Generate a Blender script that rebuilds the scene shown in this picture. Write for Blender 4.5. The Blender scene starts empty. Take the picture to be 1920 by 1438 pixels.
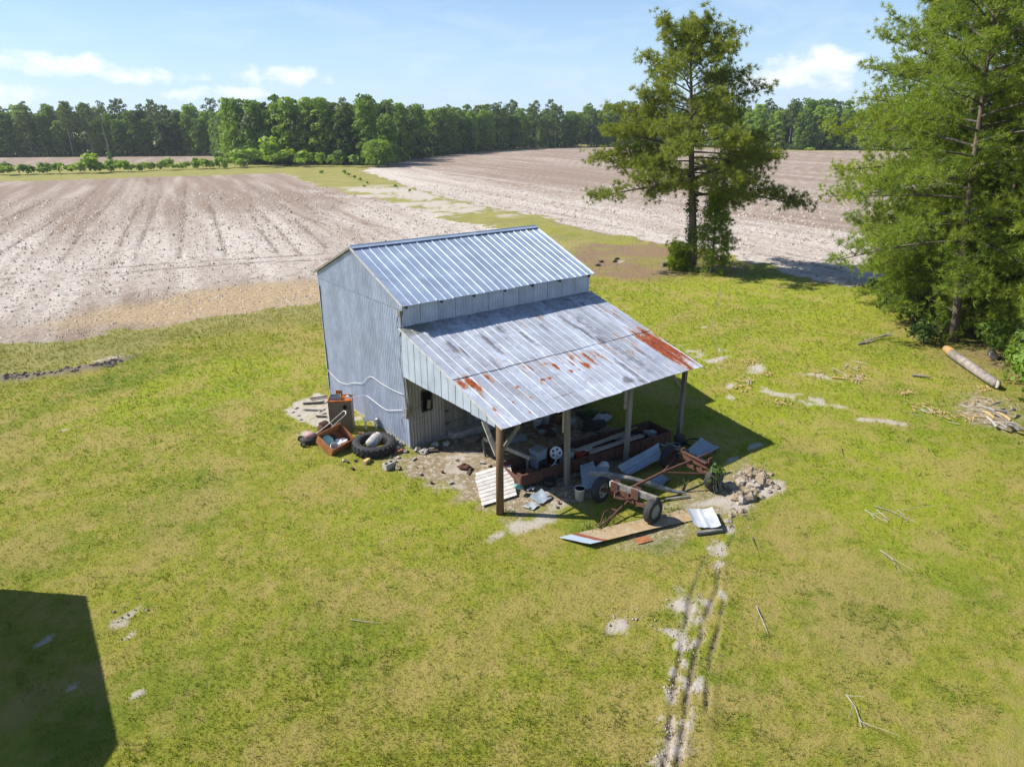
import bpy, math, random
import numpy as np
from mathutils import Vector, Matrix

R = random.Random(7)
rs = np.random.RandomState(11)
sc = bpy.context.scene
C = sc.collection
rad = math.radians

# ------------------------------------------------------------------ camera
CAM = Vector((-9.991, -18.707, 10.0))
YAW, PITCH, ROLL, FPX = rad(52.741), rad(20.254), 0.006, 1309.2
cd = bpy.data.cameras.new('camera')
cam = bpy.data.objects.new('camera', cd)
C.objects.link(cam)
cd.sensor_fit = 'HORIZONTAL'
cd.sensor_width = 36.0
cd.lens = 36.0 * FPX / 1920.0
cd.clip_start = 0.1
cd.clip_end = 6000
fw = Vector((math.cos(YAW) * math.cos(PITCH), math.sin(YAW) * math.cos(PITCH), -math.sin(PITCH)))
rt = Vector((math.sin(YAW), -math.cos(YAW), 0))
up = rt.cross(fw)
r2 = rt * math.cos(ROLL) - up * math.sin(ROLL)
u2 = up * math.cos(ROLL) + rt * math.sin(ROLL)
M = Matrix((r2, u2, -fw)).transposed().to_4x4()
M.translation = CAM
cam.matrix_world = M
sc.camera = cam

# ------------------------------------------------------------------ light
SUN = Vector((-0.71, 0.68, 1.0)).normalized()
sl = bpy.data.lights.new('sun', 'SUN')
sl.energy = 4.6
sl.angle = rad(0.53)
sl.color = (1.0, 0.95, 0.87)
so = bpy.data.objects.new('sun', sl)
C.objects.link(so)
so.location = (0, 0, 60)
so.rotation_euler = SUN.to_track_quat('Z', 'Y').to_euler()
sc.view_settings.view_transform = 'Standard'
sc.view_settings.look = 'None'
sc.view_settings.exposure = 0.76
sc.view_settings.gamma = 1.0
sc.view_settings.use_curve_mapping = False
sc.cycles.max_bounces = 6
sc.cycles.transparent_max_bounces = 8
sc.cycles.use_denoising = True


class NT:
    """small helper round a node tree"""
    def __init__(s, nt):
        s.t = nt
    def n(s, typ, ins=None, **props):
        nd = s.t.nodes.new(typ)
        for k, v in props.items():
            setattr(nd, k, v)
        for k, v in (ins or {}).items():
            s.set(nd.inputs[k], v)
        return nd
    def set(s, sock, v):
        if isinstance(v, bpy.types.NodeSocket):
            s.t.links.new(v, sock)
        elif isinstance(v, (tuple, list)) and sock.type == 'RGBA' and len(v) == 3:
            sock.default_value = (*v, 1)
        else:
            sock.default_value = v
    def mix(s, f, a, b):
        nd = s.n('ShaderNodeMix', {0: f, 6: a, 7: b}, data_type='RGBA')
        return nd.outputs[2]
    def mul(s, a, b):
        nd = s.n('ShaderNodeMix', {0: 1.0, 6: a, 7: b}, data_type='RGBA', blend_type='MULTIPLY')
        return nd.outputs[2]
    def m(s, op, a, b=0.0, c=0.0):
        return s.n('ShaderNodeMath', {0: a, 1: b, 2: c}, operation=op).outputs[0]
    def rng(s, v, a, b, c=0.0, d=1.0):
        return s.n('ShaderNodeMapRange', {0: v, 1: a, 2: b, 3: c, 4: d}).outputs[0]
    def noise(s, scale, detail=3.0, rough=0.55, vec=None, dist=0.0):
        ins = {'Scale': scale, 'Detail': detail, 'Roughness': rough, 'Distortion': dist}
        if vec is not None:
            ins['Vector'] = vec
        return s.n('ShaderNodeTexNoise', ins).outputs[0]
    def attr(s, name, kind='GEOMETRY'):
        return s.n('ShaderNodeAttribute', attribute_name=name, attribute_type=kind).outputs[2]
    def obj(s):
        return s.n('ShaderNodeTexCoord').outputs['Object']
    def pos(s):
        return s.n('ShaderNodeNewGeometry').outputs['Position']
    def rand(s):
        return s.n('ShaderNodeObjectInfo').outputs['Random']
    def map(s, vec, sc_=(1, 1, 1), rot=(0, 0, 0)):
        return s.n('ShaderNodeMapping', {'Vector': vec, 'Scale': sc_, 'Rotation': rot}).outputs[0]


# ------------------------------------------------------------------ sky
w = bpy.data.worlds.new('World')
sc.world = w
w.use_nodes = True
t = NT(w.node_tree)
w.node_tree.nodes.clear()
sky = t.n('ShaderNodeTexSky', sky_type='NISHITA')
sky.sun_disc = False
sky.sun_elevation = math.asin(SUN.z)
sky.sun_rotation = math.atan2(SUN.x, SUN.y)
sky.altitude = 10
sky.air_density = 1.0
sky.dust_density = 0.15
sky.ozone_density = 4.0
gen = t.n('ShaderNodeTexCoord').outputs['Generated']
sep = t.n('ShaderNodeSeparateXYZ', {0: gen})
el = t.m('MULTIPLY', t.m('ARCSINE', sep.outputs[2]), 57.2958)
az = t.m('MULTIPLY', t.m('ARCTAN2', sep.outputs[1], sep.outputs[0]), 57.2958)
sq = t.map(gen, (1, 1, 1.7))
puff = t.noise(21, 7, 0.62, sq, 0.15)
big = t.noise(4.2, 2, 0.5, t.map(gen, (1, 1, 1.3)))
cl = None
for a, e, wa, we in ((83.5, 3.9, 3.6, 0.75), (78.0, 3.3, 3.4, 0.6), (87.5, 2.1, 3.2, 0.9), (73.5, 2.2, 3.4, 0.55), (69.3, 3.4, 3.4, 0.75),
                     (30.8, 3.9, 3.3, 1.25), (33, 3.0, 5.0, 0.9), (110, 4.5, 8, 1), (8, 4, 7, 1.1), (-40, 5, 9, 1.3), (150, 4, 9, 1.2), (-110, 5, 12, 1.3)):
    da = t.m('DIVIDE', t.m('SUBTRACT', az, a), wa)
    de = t.m('DIVIDE', t.m('SUBTRACT', el, e), we)
    q = t.m('SUBTRACT', 1.0, t.m('ADD', t.m('MULTIPLY', da, da), t.m('MULTIPLY', de, de)))
    cl = q if cl is None else t.m('SMOOTH_MAX', cl, q, 0.4)
cl = t.m('MAXIMUM', cl, -2.0)
cum = t.m('ADD', t.m('MULTIPLY', cl, 0.8), t.m('MULTIPLY', t.m('SUBTRACT', puff, 0.5), 4.4))
cum = t.rng(cum, -0.05, 1.15)
cir = t.noise(5.0, 5, 0.6, t.map(gen, (1.0, 2.2, 5.0), (0.1, 0.2, 0.5)), 0.6)
cir = t.m('MULTIPLY', t.rng(cir, 0.48, 0.8), 0.22)
mask = t.m('MAXIMUM', t.m('MULTIPLY', cum, 0.95), cir)
low = t.m('POWER', t.rng(el, 0.0, 16.0, 1.0, 0.0), 1.4)
base = t.mix(t.m('MULTIPLY', low, 0.80), t.mul(sky.outputs[0], (0.90, 1.0, 1.12)), (5.0, 6.5, 8.3))
col = t.mix(mask, base, (8.6, 8.7, 8.9))
bg = t.n('ShaderNodeBackground', {0: col, 1: 0.08})
out = t.n('ShaderNodeOutputWorld', {0: bg.outputs[0]})

# ------------------------------------------------------------------ materials
def mat(name, build=None, col=None, rough=0.8, metal=0.0, var=0.25, scale=4.0, bump=0.0, bscale=40.0, col2=None, spec=0.3, stretch=(1, 1, 1), rnd=0.15):
    m = bpy.data.materials.new(name)
    m.use_nodes = True
    t = NT(m.node_tree)
    p = m.node_tree.nodes['Principled BSDF']
    p.inputs['Specular IOR Level'].default_value = spec
    p.inputs['Roughness'].default_value = rough
    p.inputs['Metallic'].default_value = metal
    if build:
        build(t, p)
        return m
    v = t.map(t.obj(), stretch)
    n1 = t.noise(scale, 5, 0.6, v)
    c2 = col2 or tuple(c * (1 - var * 1.6) for c in col)
    c = t.mix(t.rng(n1, 0.32, 0.68), col, c2)
    g = t.rng(t.rand(), 0, 1, 1 - rnd, 1 + rnd)
    c = t.mul(c, t.n('ShaderNodeCombineColor', {0: g, 1: g, 2: g}).outputs[0])
    t.set(p.inputs['Base Color'], c)
    if bump:
        b = t.n('ShaderNodeBump', {'Strength': bump, 'Distance': 0.02, 'Height': t.noise(bscale, 4, 0.6, v)})
        t.set(p.inputs['Normal'], b.outputs[0])
    return m


def galv(name, col, metal=0.35, rough=0.42, rust=True, dark=0.5, rnd=0.1):
    def b(t, p):
        o = t.obj()
        n1 = t.noise(1.6, 6, 0.65, t.map(o, (1, 1, 1)))
        n2 = t.noise(0.5, 3, 0.5, t.map(o, (3, 3, 1)))
        fine = t.noise(24, 3, 0.6, o)
        c = t.mix(t.rng(n1, 0.35, 0.7), col, tuple(x * 0.72 for x in col))
        c = t.mix(t.m('MULTIPLY', t.rng(n2, 0.45, 0.7), 0.4), c, tuple(x * 0.6 for x in col))
        c = t.mix(t.m('MULTIPLY', t.rng(fine, 0.5, 0.75), 0.2), c, tuple(x * 0.5 for x in col))
        g = t.rng(t.rand(), 0, 1, 1 - rnd, 1 + rnd)
        c = t.mul(c, t.n('ShaderNodeCombineColor', {0: g, 1: g, 2: t.m('ADD', g, 0.0)}).outputs[0])
        if rust:
            gr = t.m('ADD', t.attr('grime'), t.m('MULTIPLY', t.m('SUBTRACT', t.noise(5, 6, 0.7, o), 0.5), 1.5))
            c = t.mix(t.m('MULTIPLY', t.rng(gr, 0.2, 0.7), 0.85), c, (0.10, 0.09, 0.10))
            wt = t.rng(t.noise(1.1, 6, 0.7, t.map(o, (2.6, .6, .6))), 0.44, 0.66)
            c = t.mix(t.m('MULTIPLY', wt, 0.45), c, (0.27, 0.245, 0.235))
            ms = t.m('ADD', t.attr('moss'), t.m('MULTIPLY', t.m('SUBTRACT', t.noise(6, 6, 0.7, o), 0.5), 1.6))
            c = t.mix(t.m('MULTIPLY', t.rng(ms, 0.4, 0.9), 0.75), c, (0.12, 0.13, 0.075))
            ra = t.m('ADD', t.attr('rust'), t.m('MULTIPLY', t.m('SUBTRACT', t.noise(11, 7, 0.78, t.map(o, (1.3, .75, .75))), 0.5), 1.9))
            rm = t.rng(ra, 0.36, 0.72)
            halo = t.m('MULTIPLY', t.rng(ra, 0.08, 0.5), 0.55)
            c = t.mix(halo, c, (0.45, 0.30, 0.13))
            rc = t.mix(t.rng(t.noise(7, 4, 0.6, o), 0.35, 0.65), (0.33, 0.075, 0.018), (0.15, 0.028, 0.012))
            c = t.mix(rm, c, rc)
            t.set(p.inputs['Metallic'], t.m('MULTIPLY', t.m('SUBTRACT', 1.0, rm), metal))
            t.set(p.inputs['Roughness'], t.m('ADD', rough, t.m('MULTIPLY', rm, 0.45)))
        t.set(p.inputs['Base Color'], c)
        bm = t.n('ShaderNodeBump', {'Strength': 0.25, 'Distance': 0.01, 'Height': t.noise(3.5, 4, 0.5, o)})
        t.set(p.inputs['Normal'], bm.outputs[0])
    return mat(name, b, rough=rough, metal=metal, spec=0.4)


def leafmat(name, a, b_, trans=0.35, rough=0.6):
    m = bpy.data.materials.new(name)
    m.use_nodes = True
    t = NT(m.node_tree)
    t.t.nodes.clear()
    f = t.m('ADD', t.m('MULTIPLY', t.attr('tint'), 0.65), t.m('MULTIPLY', t.rand(), 0.35))
    c = t.mix(f, a, b_)
    d = t.n('ShaderNodeBsdfPrincipled', {'Base Color': c, 'Roughness': rough, 'Specular IOR Level': 0.25})
    tr = t.n('ShaderNodeBsdfTranslucent', {'Color': t.mul(c, (1.25, 1.2, 0.6))})
    mx = t.n('ShaderNodeMixShader', {0: trans, 1: d.outputs[0], 2: tr.outputs[0]})
    t.n('ShaderNodeOutputMaterial', {0: mx.outputs[0]})
    return m


ROOF = galv('main_roof_metal', (0.53, 0.615, 0.735), 0.5, 0.35, False)
LEAN = galv('lean_to_metal', (0.535, 0.575, 0.655), 0.2, 0.5, True, rnd=0.17)
WALLM = galv('wall_metal', (0.535, 0.59, 0.72), 0.15, 0.5, False, rnd=0.06)
WALL_SHADED = galv('shaded_wall_metal', (0.36, 0.345, 0.32), 0.15, 0.55, False, rnd=0.08)  # wall metal with the lean-to's shade and warm bounce put into its colour
JUG = mat('dirty_white_tank', col=(0.56, 0.54, 0.52), col2=(0.30, 0.27, 0.25), scale=6, rough=0.6)
SKIRT = galv('skirt_metal', (0.52, 0.585, 0.70), 0.25, 0.48, False, rnd=0.06)
OLDM = galv('old_sheet_metal', (0.36, 0.42, 0.48), 0.3, 0.5, False)
BRIGHTM = galv('bright_sheet_metal', (0.60, 0.63, 0.67), 0.2, 0.5, False)
TRIM = mat('trim_metal', col=(0.66, 0.66, 0.66), rough=0.5, metal=0.2)
WOOD = mat('grey_weathered_wood', col=(0.27, 0.24, 0.20), var=0.3, scale=6, stretch=(1, 1, 0.12), bump=0.4)
WOODB = mat('brown_post_wood', col=(0.20, 0.12, 0.06), col2=(0.11, 0.065, 0.035), scale=7, stretch=(1, 1, 0.1), bump=0.5)
WOODP = mat('pale_board_wood', col=(0.44, 0.40, 0.34), var=0.25, scale=7, stretch=(0.2, 1, 1), bump=0.3)
WOODD = mat('dark_wood', col=(0.085, 0.07, 0.055), var=0.3, scale=6, bump=0.3)
WOODG = mat('greyed_timber', col=(0.30, 0.285, 0.26), col2=(0.13, 0.12, 0.11), scale=9, stretch=(0.15, 1, 1), bump=0.6)
WHITEB = mat('white_painted_board', col=(0.72, 0.69, 0.65), col2=(0.50, 0.46, 0.42), scale=5, bump=0.2)
WHITEP = mat('white_plastic', col=(0.72, 0.72, 0.70), var=0.08, rough=0.45)
GREYP = mat('grey_plastic', col=(0.30, 0.34, 0.36), var=0.1, rough=0.5)
TEAL = mat('teal_plastic', col=(0.22, 0.47, 0.44), var=0.12, rough=0.45)
TERRA = mat('terracotta', col=(0.40, 0.20, 0.11), var=0.2)
RED = mat('faded_red_plastic', col=(0.42, 0.07, 0.05), var=0.2, rough=0.5)
PINK = mat('faded_pink_cowl', col=(0.42, 0.26, 0.25), var=0.2, rough=0.5)
RUST = mat('rusty_steel', col=(0.140, 0.062, 0.042), col2=(0.075, 0.038, 0.028), scale=6, rough=0.85, bump=0.3)
RUSTO = mat('orange_rust', col=(0.50, 0.16, 0.035), col2=(0.30, 0.08, 0.02), scale=5, rough=0.85, bump=0.3)
RUSTD = mat('dark_rusty_steel', col=(0.13, 0.06, 0.04), col2=(0.06, 0.035, 0.03), scale=5, rough=0.9, bump=0.3)
CABIN = mat('brown_enamel', col=(0.175, 0.135, 0.095), col2=(0.13, 0.10, 0.07), scale=2.5, rough=0.55)
CRATE = mat('orange_brown_panel', col=(0.40, 0.17, 0.06), col2=(0.26, 0.10, 0.04), scale=5)
RUBBER = mat('black_rubber', col=(0.028, 0.028, 0.03), col2=(0.05, 0.048, 0.045), rough=0.75, scale=6)
BLACK = mat('black_void', col=(0.012, 0.012, 0.012), rough=0.9)
STEEL = mat('bare_steel', col=(0.55, 0.55, 0.54), metal=0.6, rough=0.4)
CABLE = mat('white_cable', col=(0.66, 0.66, 0.66), var=0.1, rough=0.5)
BLKCABLE = mat('black_cable', col=(0.04, 0.04, 0.04), var=0.1)
CONC = mat('old_concrete', col=(0.46, 0.43, 0.38), col2=(0.30, 0.27, 0.23), scale=5, rough=0.95, bump=0.5)
CLAY = mat('sandy_clay_lump', col=(0.33, 0.27, 0.195), col2=(0.19, 0.14, 0.09), scale=3, rough=0.95, bump=0.6, rnd=0.25)
def clodb(t, p):
    t.set(p.inputs['Base Color'], t.mix(t.attr('tint'), (0.50, 0.44, 0.38), (0.21, 0.165, 0.13)))


FCLOD = mat('field_clod', clodb, rough=0.95)
SOIL = mat('grey_soil_clod', col=(0.25, 0.21, 0.17), col2=(0.15, 0.12, 0.10), scale=4, rough=0.95, bump=0.5)
PALECL = mat('pale_sand_clod', col=(0.38, 0.33, 0.28), col2=(0.24, 0.20, 0.16), scale=4, rough=0.95, bump=0.5)
BRICK = mat('red_brick', col=(0.36, 0.15, 0.09), var=0.25)
CHIP = mat('fresh_wood_chip', col=(0.52, 0.36, 0.16), var=0.25, scale=3)
STICK = mat('bleached_stick', col=(0.40, 0.36, 0.30), var=0.25, scale=9)
BARK = mat('pine_bark', col=(0.20, 0.15, 0.115), col2=(0.10, 0.075, 0.06), scale=7, stretch=(1, 1, 0.3), bump=0.8, bscale=12)
BARKG = mat('grey_pine_limb', col=(0.15, 0.125, 0.10), col2=(0.08, 0.07, 0.06), scale=7, bump=0.4)
BARKL = mat('pale_log_bark', col=(0.31, 0.27, 0.24), col2=(0.16, 0.135, 0.115), scale=4, bump=0.5)
CUT = mat('stripped_orange_wood', col=(0.50, 0.30, 0.12), var=0.2, scale=4)
PINEN = leafmat('pine_needles', (0.115, 0.170, 0.030), (0.310, 0.350, 0.058), 0.38)
PINEL = leafmat('bright_pine_needles', (0.120, 0.200, 0.026), (0.350, 0.420, 0.055), 0.40)  # brighter yellow-green needles of the right-hand pines
PINEF = leafmat('far_pine_needles', (0.062, 0.108, 0.028), (0.150, 0.205, 0.048), 0.38)
LEAFD = leafmat('dark_leaves', (0.040, 0.080, 0.016), (0.110, 0.170, 0.030), 0.35)
LEAFM = leafmat('wood_edge_leaves', (0.080, 0.150, 0.024), (0.240, 0.360, 0.055), 0.45)
LEAFB = leafmat('bright_leaves', (0.16, 0.27, 0.03), (0.32, 0.44, 0.05), 0.45)
YOUNG = leafmat('young_pine_needles', (0.17, 0.255, 0.03), (0.36, 0.43, 0.055), 0.55)  # needle colour lightened to offset the lone pine's shade
IVY = leafmat('ivy_leaves', (0.05, 0.11, 0.016), (0.13, 0.21, 0.03), 0.35)
GRASS = leafmat('grass_blades', (0.130, 0.195, 0.018), (0.340, 0.318, 0.062), 0.28)
WEED = leafmat('weed_leaves', (0.09, 0.15, 0.015), (0.18, 0.23, 0.03), 0.35)
DRYG = leafmat('dry_grass_blades', (0.25, 0.19, 0.05), (0.40, 0.285, 0.11), 0.25)


# ------------------------------------------------------------------ objects
def root_of(o):
    while o.parent:
        o = o.parent
    return o


def link(name, me, m=None, parent=None):
    o = bpy.data.objects.new(name, me)
    C.objects.link(o)
    if m is not None:
        me.materials.append(m)
    if parent is not None:
        o.parent = parent
    return o


def tag(o, label, cat, group=None):
    o['label'] = label
    o['category'] = cat
    if group:
        o['group'] = group
    return o


def thing(name, label, cat, loc=(0, 0, 0), rz=0.0, group=None):
    o = bpy.data.objects.new(name, None)
    o.empty_display_size = 0.2
    C.objects.link(o)
    o.location = loc
    o.rotation_euler = (0, 0, rz)
    o.matrix_basis = Matrix.Translation(Vector(loc)) @ Matrix.Rotation(rz, 4, 'Z')
    return tag(o, label, cat, group)


def kind(o, k):
    o['kind'] = k
    return o


def dup(o, loc=None, rz=None, s=None, label=None, parent=None):
    c = o.copy()
    C.objects.link(c)
    if parent is not None:
        c.parent = parent
    if loc is not None:
        c.location = loc
    if rz is not None:
        c.rotation_euler = (0, 0, rz)
    if s is not None:
        c.scale = s if isinstance(s, (tuple, list)) else (s, s, s)
    if label:
        c['label'] = label
    for ch in o.children:
        dup(ch, parent=c)
    return c


def np_mesh(name, V, F, tint=None):
    """V (n,3), F (m,k) of one polygon size"""
    me = bpy.data.meshes.new(name)
    V = np.asarray(V, np.float32)
    F = np.asarray(F, np.int32)
    k = F.shape[1]
    me.vertices.add(len(V))
    me.vertices.foreach_set('co', V.ravel())
    me.loops.add(F.size)
    me.loops.foreach_set('vertex_index', F.ravel())
    me.polygons.add(len(F))
    me.polygons.foreach_set('loop_start', np.arange(0, F.size, k, dtype=np.int32))
    if tint is not None:
        a = me.attributes.new('tint', 'FLOAT', 'FACE')
        a.data.foreach_set('value', np.asarray(tint, np.float32))
    me.update(calc_edges=True)
    return me


class MB:
    """collects shapes in world space; build() links them as one mesh object in the frame of its thing"""
    def __init__(s):
        s.v, s.f = [], []
    def add(s, vs, fs):
        b = len(s.v)
        s.v += [tuple(x) for x in vs]
        s.f += [tuple(b + i for i in f) for f in fs]
        return s
    def box(s, c, size, rot=None, taper=1.0):
        x, y, z = (q / 2 for q in size)
        vs = [Vector((sx * x * (taper if sz > 0 else 1), sy * y * (taper if sz > 0 else 1), sz * z)) for sz in (-1, 1) for sy in (-1, 1) for sx in (-1, 1)]
        if rot is not None:
            if isinstance(rot, (int, float)):
                rot = Matrix.Rotation(rot, 3, 'Z')
            vs = [rot @ v for v in vs]
        c = Vector(c)
        return s.add([v + c for v in vs], [(0, 2, 3, 1), (4, 5, 7, 6), (0, 1, 5, 4), (2, 6, 7, 3), (0, 4, 6, 2), (1, 3, 7, 5)])
    def beam(s, p, q, w, h, upv=(0, 0, 1)):
        p, q = Vector(p), Vector(q)
        d = (q - p)
        L = d.length
        d.normalize()
        u = Vector(upv)
        if abs(d.dot(u)) > 0.95:
            u = Vector((1, 0, 0))
        sx = d.cross(u).normalized()
        uu = sx.cross(d)
        rot = Matrix((d, -sx, uu)).transposed()
        return s.box((p + q) / 2, (L, w, h), rot)
    def tube(s, pts, r, n=6, cap=True):
        pts = [Vector(p) for p in pts]
        rr = r if isinstance(r, (list, tuple)) else [r] * len(pts)
        vs, fs = [], []
        ref = Vector((0.13, 0.27, 0.95))
        for i, p in enumerate(pts):
            d = (pts[min(i + 1, len(pts) - 1)] - pts[max(i - 1, 0)]).normalized()
            a = d.cross(ref)
            if a.length < 0.1:
                a = d.cross(Vector((1, 0, 0)))
            a.normalize()
            b = d.cross(a)
            for k in range(n):
                th = 2 * math.pi * k / n
                vs.append(p + (a * math.cos(th) + b * math.sin(th)) * rr[i])
        for i in range(len(pts) - 1):
            for k in range(n):
                fs.append((i * n + k, i * n + (k + 1) % n, (i + 1) * n + (k + 1) % n, (i + 1) * n + k))
        if cap:
            fs.append(tuple(range(n - 1, -1, -1)))
            fs.append(tuple((len(pts) - 1) * n + k for k in range(n)))
        return s.add(vs, fs)
    def lathe(s, prof, n=20, mtx=None, closed=False):
        """prof of (r,z) about z; mtx 4x4"""
        mtx = mtx or Matrix()
        vs, fs = [], []
        for r_, z in prof:
            for k in range(n):
                a = 2 * math.pi * k / n
                vs.append(mtx @ Vector((r_ * math.cos(a), r_ * math.sin(a), z)))
        m_ = len(prof)
        for i in range(m_ if closed else m_ - 1):
            j = (i + 1) % m_
            for k in range(n):
                fs.append((i * n + k, i * n + (k + 1) % n, j * n + (k + 1) % n, j * n + k))
        return s.add(vs, fs)
    def build(s, name, m, parent=None, smooth=False):
        vs = s.v
        if parent is not None:
            inv = root_of(parent).matrix_basis.inverted()
            vs = [inv @ Vector(v) for v in vs]
            off = Vector((0, 0, 0))
        else:
            xs = np.array([tuple(v) for v in vs])
            off = Vector((float((xs[:, 0].min() + xs[:, 0].max()) / 2), float((xs[:, 1].min() + xs[:, 1].max()) / 2), float(xs[:, 2].min())))
            vs = [Vector(v) - off for v in vs]
        me = bpy.data.meshes.new(name)
        me.from_pydata([tuple(v) for v in vs], [], s.f)
        me.update()
        if smooth:
            me.polygons.foreach_set('use_smooth', [True] * len(me.polygons))
        o = link(name, me, m, parent)
        if parent is None:
            o.location = off
        return o


def frame(o, x, y):
    """4x4 with given origin and x,y axes"""
    x = Vector(x).normalized()
    z = x.cross(Vector(y)).normalized()
    y = z.cross(x)
    m = Matrix((x, y, z)).transposed().to_4x4()
    m.translation = Vector(o)
    return m


# numpy value noise
def vn(x, y, seed=0):
    xi, yi = np.floor(x).astype(np.int64), np.floor(y).astype(np.int64)
    xf, yf = x - xi, y - yi
    u, v = xf * xf * (3 - 2 * xf), yf * yf * (3 - 2 * yf)
    def h(i, j):
        q = (i * 374761393 + j * 668265263 + seed * 974634777) & 0xffffffff
        q = ((q ^ (q >> 13)) * 1274126177) & 0xffffffff
        return ((q ^ (q >> 16)) & 0xffffff) / 16777216.0
    a = h(xi, yi) * (1 - u) + h(xi + 1, yi) * u
    b = h(xi, yi + 1) * (1 - u) + h(xi + 1, yi + 1) * u
    return a * (1 - v) + b * v


def fbm(x, y, sc_, seed=0, o=4):
    s, a, f, tot = 0, 1.0, 1.0 / sc_, 0
    for i in range(o):
        s = s + a * vn(x * f + 17.3 * i, y * f - 9.1 * i, seed + i)
        tot += a
        a *= 0.5
        f *= 2.03
    return s / tot


def segd(x, y, pts):
    d = np.full(x.shape, 1e9)
    for (ax, ay), (bx, by) in zip(pts[:-1], pts[1:]):
        dx, dy = bx - ax, by - ay
        tt = np.clip(((x - ax) * dx + (y - ay) * dy) / (dx * dx + dy * dy + 1e-12), 0, 1)
        d = np.minimum(d, np.hypot(x - ax - tt * dx, y - ay - tt * dy))
    return d


def polysd(x, y, pts):
    """signed distance, positive inside"""
    d = segd(x, y, list(pts) + [pts[0]])
    ins = np.zeros(x.shape, bool)
    n = len(pts)
    for i in range(n):
        (ax, ay), (bx, by) = pts[i], pts[(i + 1) % n]
        c = (ay > y) != (by > y)
        xx = (bx - ax) * (y - ay) / ((by - ay) if by != ay else 1e-12) + ax
        ins ^= c & (x < xx)
    return np.where(ins, d, -d)


def ss(v, a, b):
    q = np.clip((v - a) / (b - a), 0, 1)
    return q * q * (3 - 2 * q)


def blob(x, y, cx, cy, rx, ry, rot=0.0):
    c, s_ = math.cos(rot), math.sin(rot)
    dx, dy = x - cx, y - cy
    u_, v_ = (dx * c + dy * s_) / rx, (-dx * s_ + dy * c) / ry
    return np.clip(1 - np.sqrt(u_ * u_ + v_ * v_), -2, 1)

# ------------------------------------------------------------------ ground: one sheet to the horizon
LEFT_FIELD = [(-90, 33), (-13.2, 22.5), (-10.1, 22.4), (-6.8, 21.7), (-3.2, 21.2), (.9, 21), (5.5, 20.5), (14, 20.5), (22, 22), (28, 25), (31, 28.3), (33.5, 35.2),
              (34.2, 40), (34.3, 54), (36, 56), (38.3, 75.8), (40.9, 96), (44.2, 120), (50.9, 146.2), (40.6, 150), (24.6, 153.5), (9.8, 156.5), (-3.7, 161), (-12.3, 164.6), (-90, 190)]
RIGHT_FIELD = [(66.7, 141.5), (53.9, 97.5), (45.4, 68.3), (43, 47), (39.9, 34.4), (39.3, 27.8), (38.9, 21.7), (35.9, 10.2), (34.9, 5.8), (35.1, 3), (35.6, .5), (37, -8), (45, -40),
               (60, -120), (330, -120), (330, 60), (267, 108), (269, 129), (255.6, 148), (257, 197.5), (234, 243.8), (200, 242.8), (128.8, 205.6), (93.8, 183)]
FAR_FIELD = [(-140, 300), (-140, 430), (2.8, 310), (35, 288), (67, 268), (60, 219), (-.5, 229.8), (-140, 264)]
RIGHT_EDGE = [(66.7, 141.5), (53.9, 97.5), (45.4, 68.3), (43, 47), (39.9, 34.4), (39.3, 27.8), (38.9, 21.7), (35.9, 10.2), (34.9, 5.8), (35.1, 3), (35.6, .5), (37, -8), (45, -40)]
SAND_SPOTS = [(15.7, .9, 1.2, .42, 1.2), (15.4, -.5, 1.2, .5, .2), (16.9, .4, .6, .35, 1.3), (15.9, -2.3, .75, .5, .6), (17.15, -4.2, 1.0, .42, 1.7), (14.0, -4.5, 1.3, .42, 1.9), (14.45, -5.9, 1.4, .5, 1.6),
              (14.3, -8.2, 1.2, .25, 2.2), (13.3, -2.8, .35, .2, .3), (12.2, -3.6, .35, .2, .8), (19.5, 3.4, .5, .2, .8),
              (.72, -10.75, .62, .42, .4), (-.15, -11.15, .14, .5, .3), (-.55, -11.85, .4, .12, .9), (-1.35, -12.25, .35, .14, .5), (-2.0, -12.8, .25, .12, .5), (-2.55, -13.2, .55, .3, .3), (-2.9, -13.6, .5, .35, .4),
              (3.2, -9.9, .5, .3, .5), (2.6, -10.3, .35, .2, .4), (4.2, -9.5, .5, .3, .5), (-.7, -10.33, .5, .22, .3), (-9.0, -3.5, .55, .32, .5), (-9.2, -4.3, .3, .15, .3),
              (-6.0, 17.2, .9, .3, .2), (-2.25, 3.4, .25, .35, .1), (-1.9, 2.9, .25, .3, .1), (0.55, -2.2, .6, .5, .2), (1.2, -1.6, .7, .35, -.2), (-.15, -3.1, .3, .45, .4),
              (.5, -6.1, 1.25, .3, .0), (1.45, -5.75, .5, .35, .2), (-.1, -5.85, .35, .2, .2), (5.6, -8.7, .9, .5, .2), (6.9, -8.8, .9, .5, .2), (5.0, -8.3, .7, .25, -.2), (9.0, -6.9, .6, .2, .0), (7.6, -7.0, .7, .22, .1),
              (47.5, 90, 4.5, 8, -.3), (43.5, 78, 2.6, 10, -.1), (40, 61, 2.6, 8, -.1), (36, 55, 2.5, 2, 0), (30, 19.5, .8, .4, .3), (37.2, 20.0, 1.2, .5, .2), (-9.0, 9, .25, .12, 0), (-10.6, -3.4, .25, .14, .4), (-10.3, -5.2, .2, .1, .2), (-9.4, -6.2, .2, .12, .1), (-10.9, -4.4, .2, .14, 0)]
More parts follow.
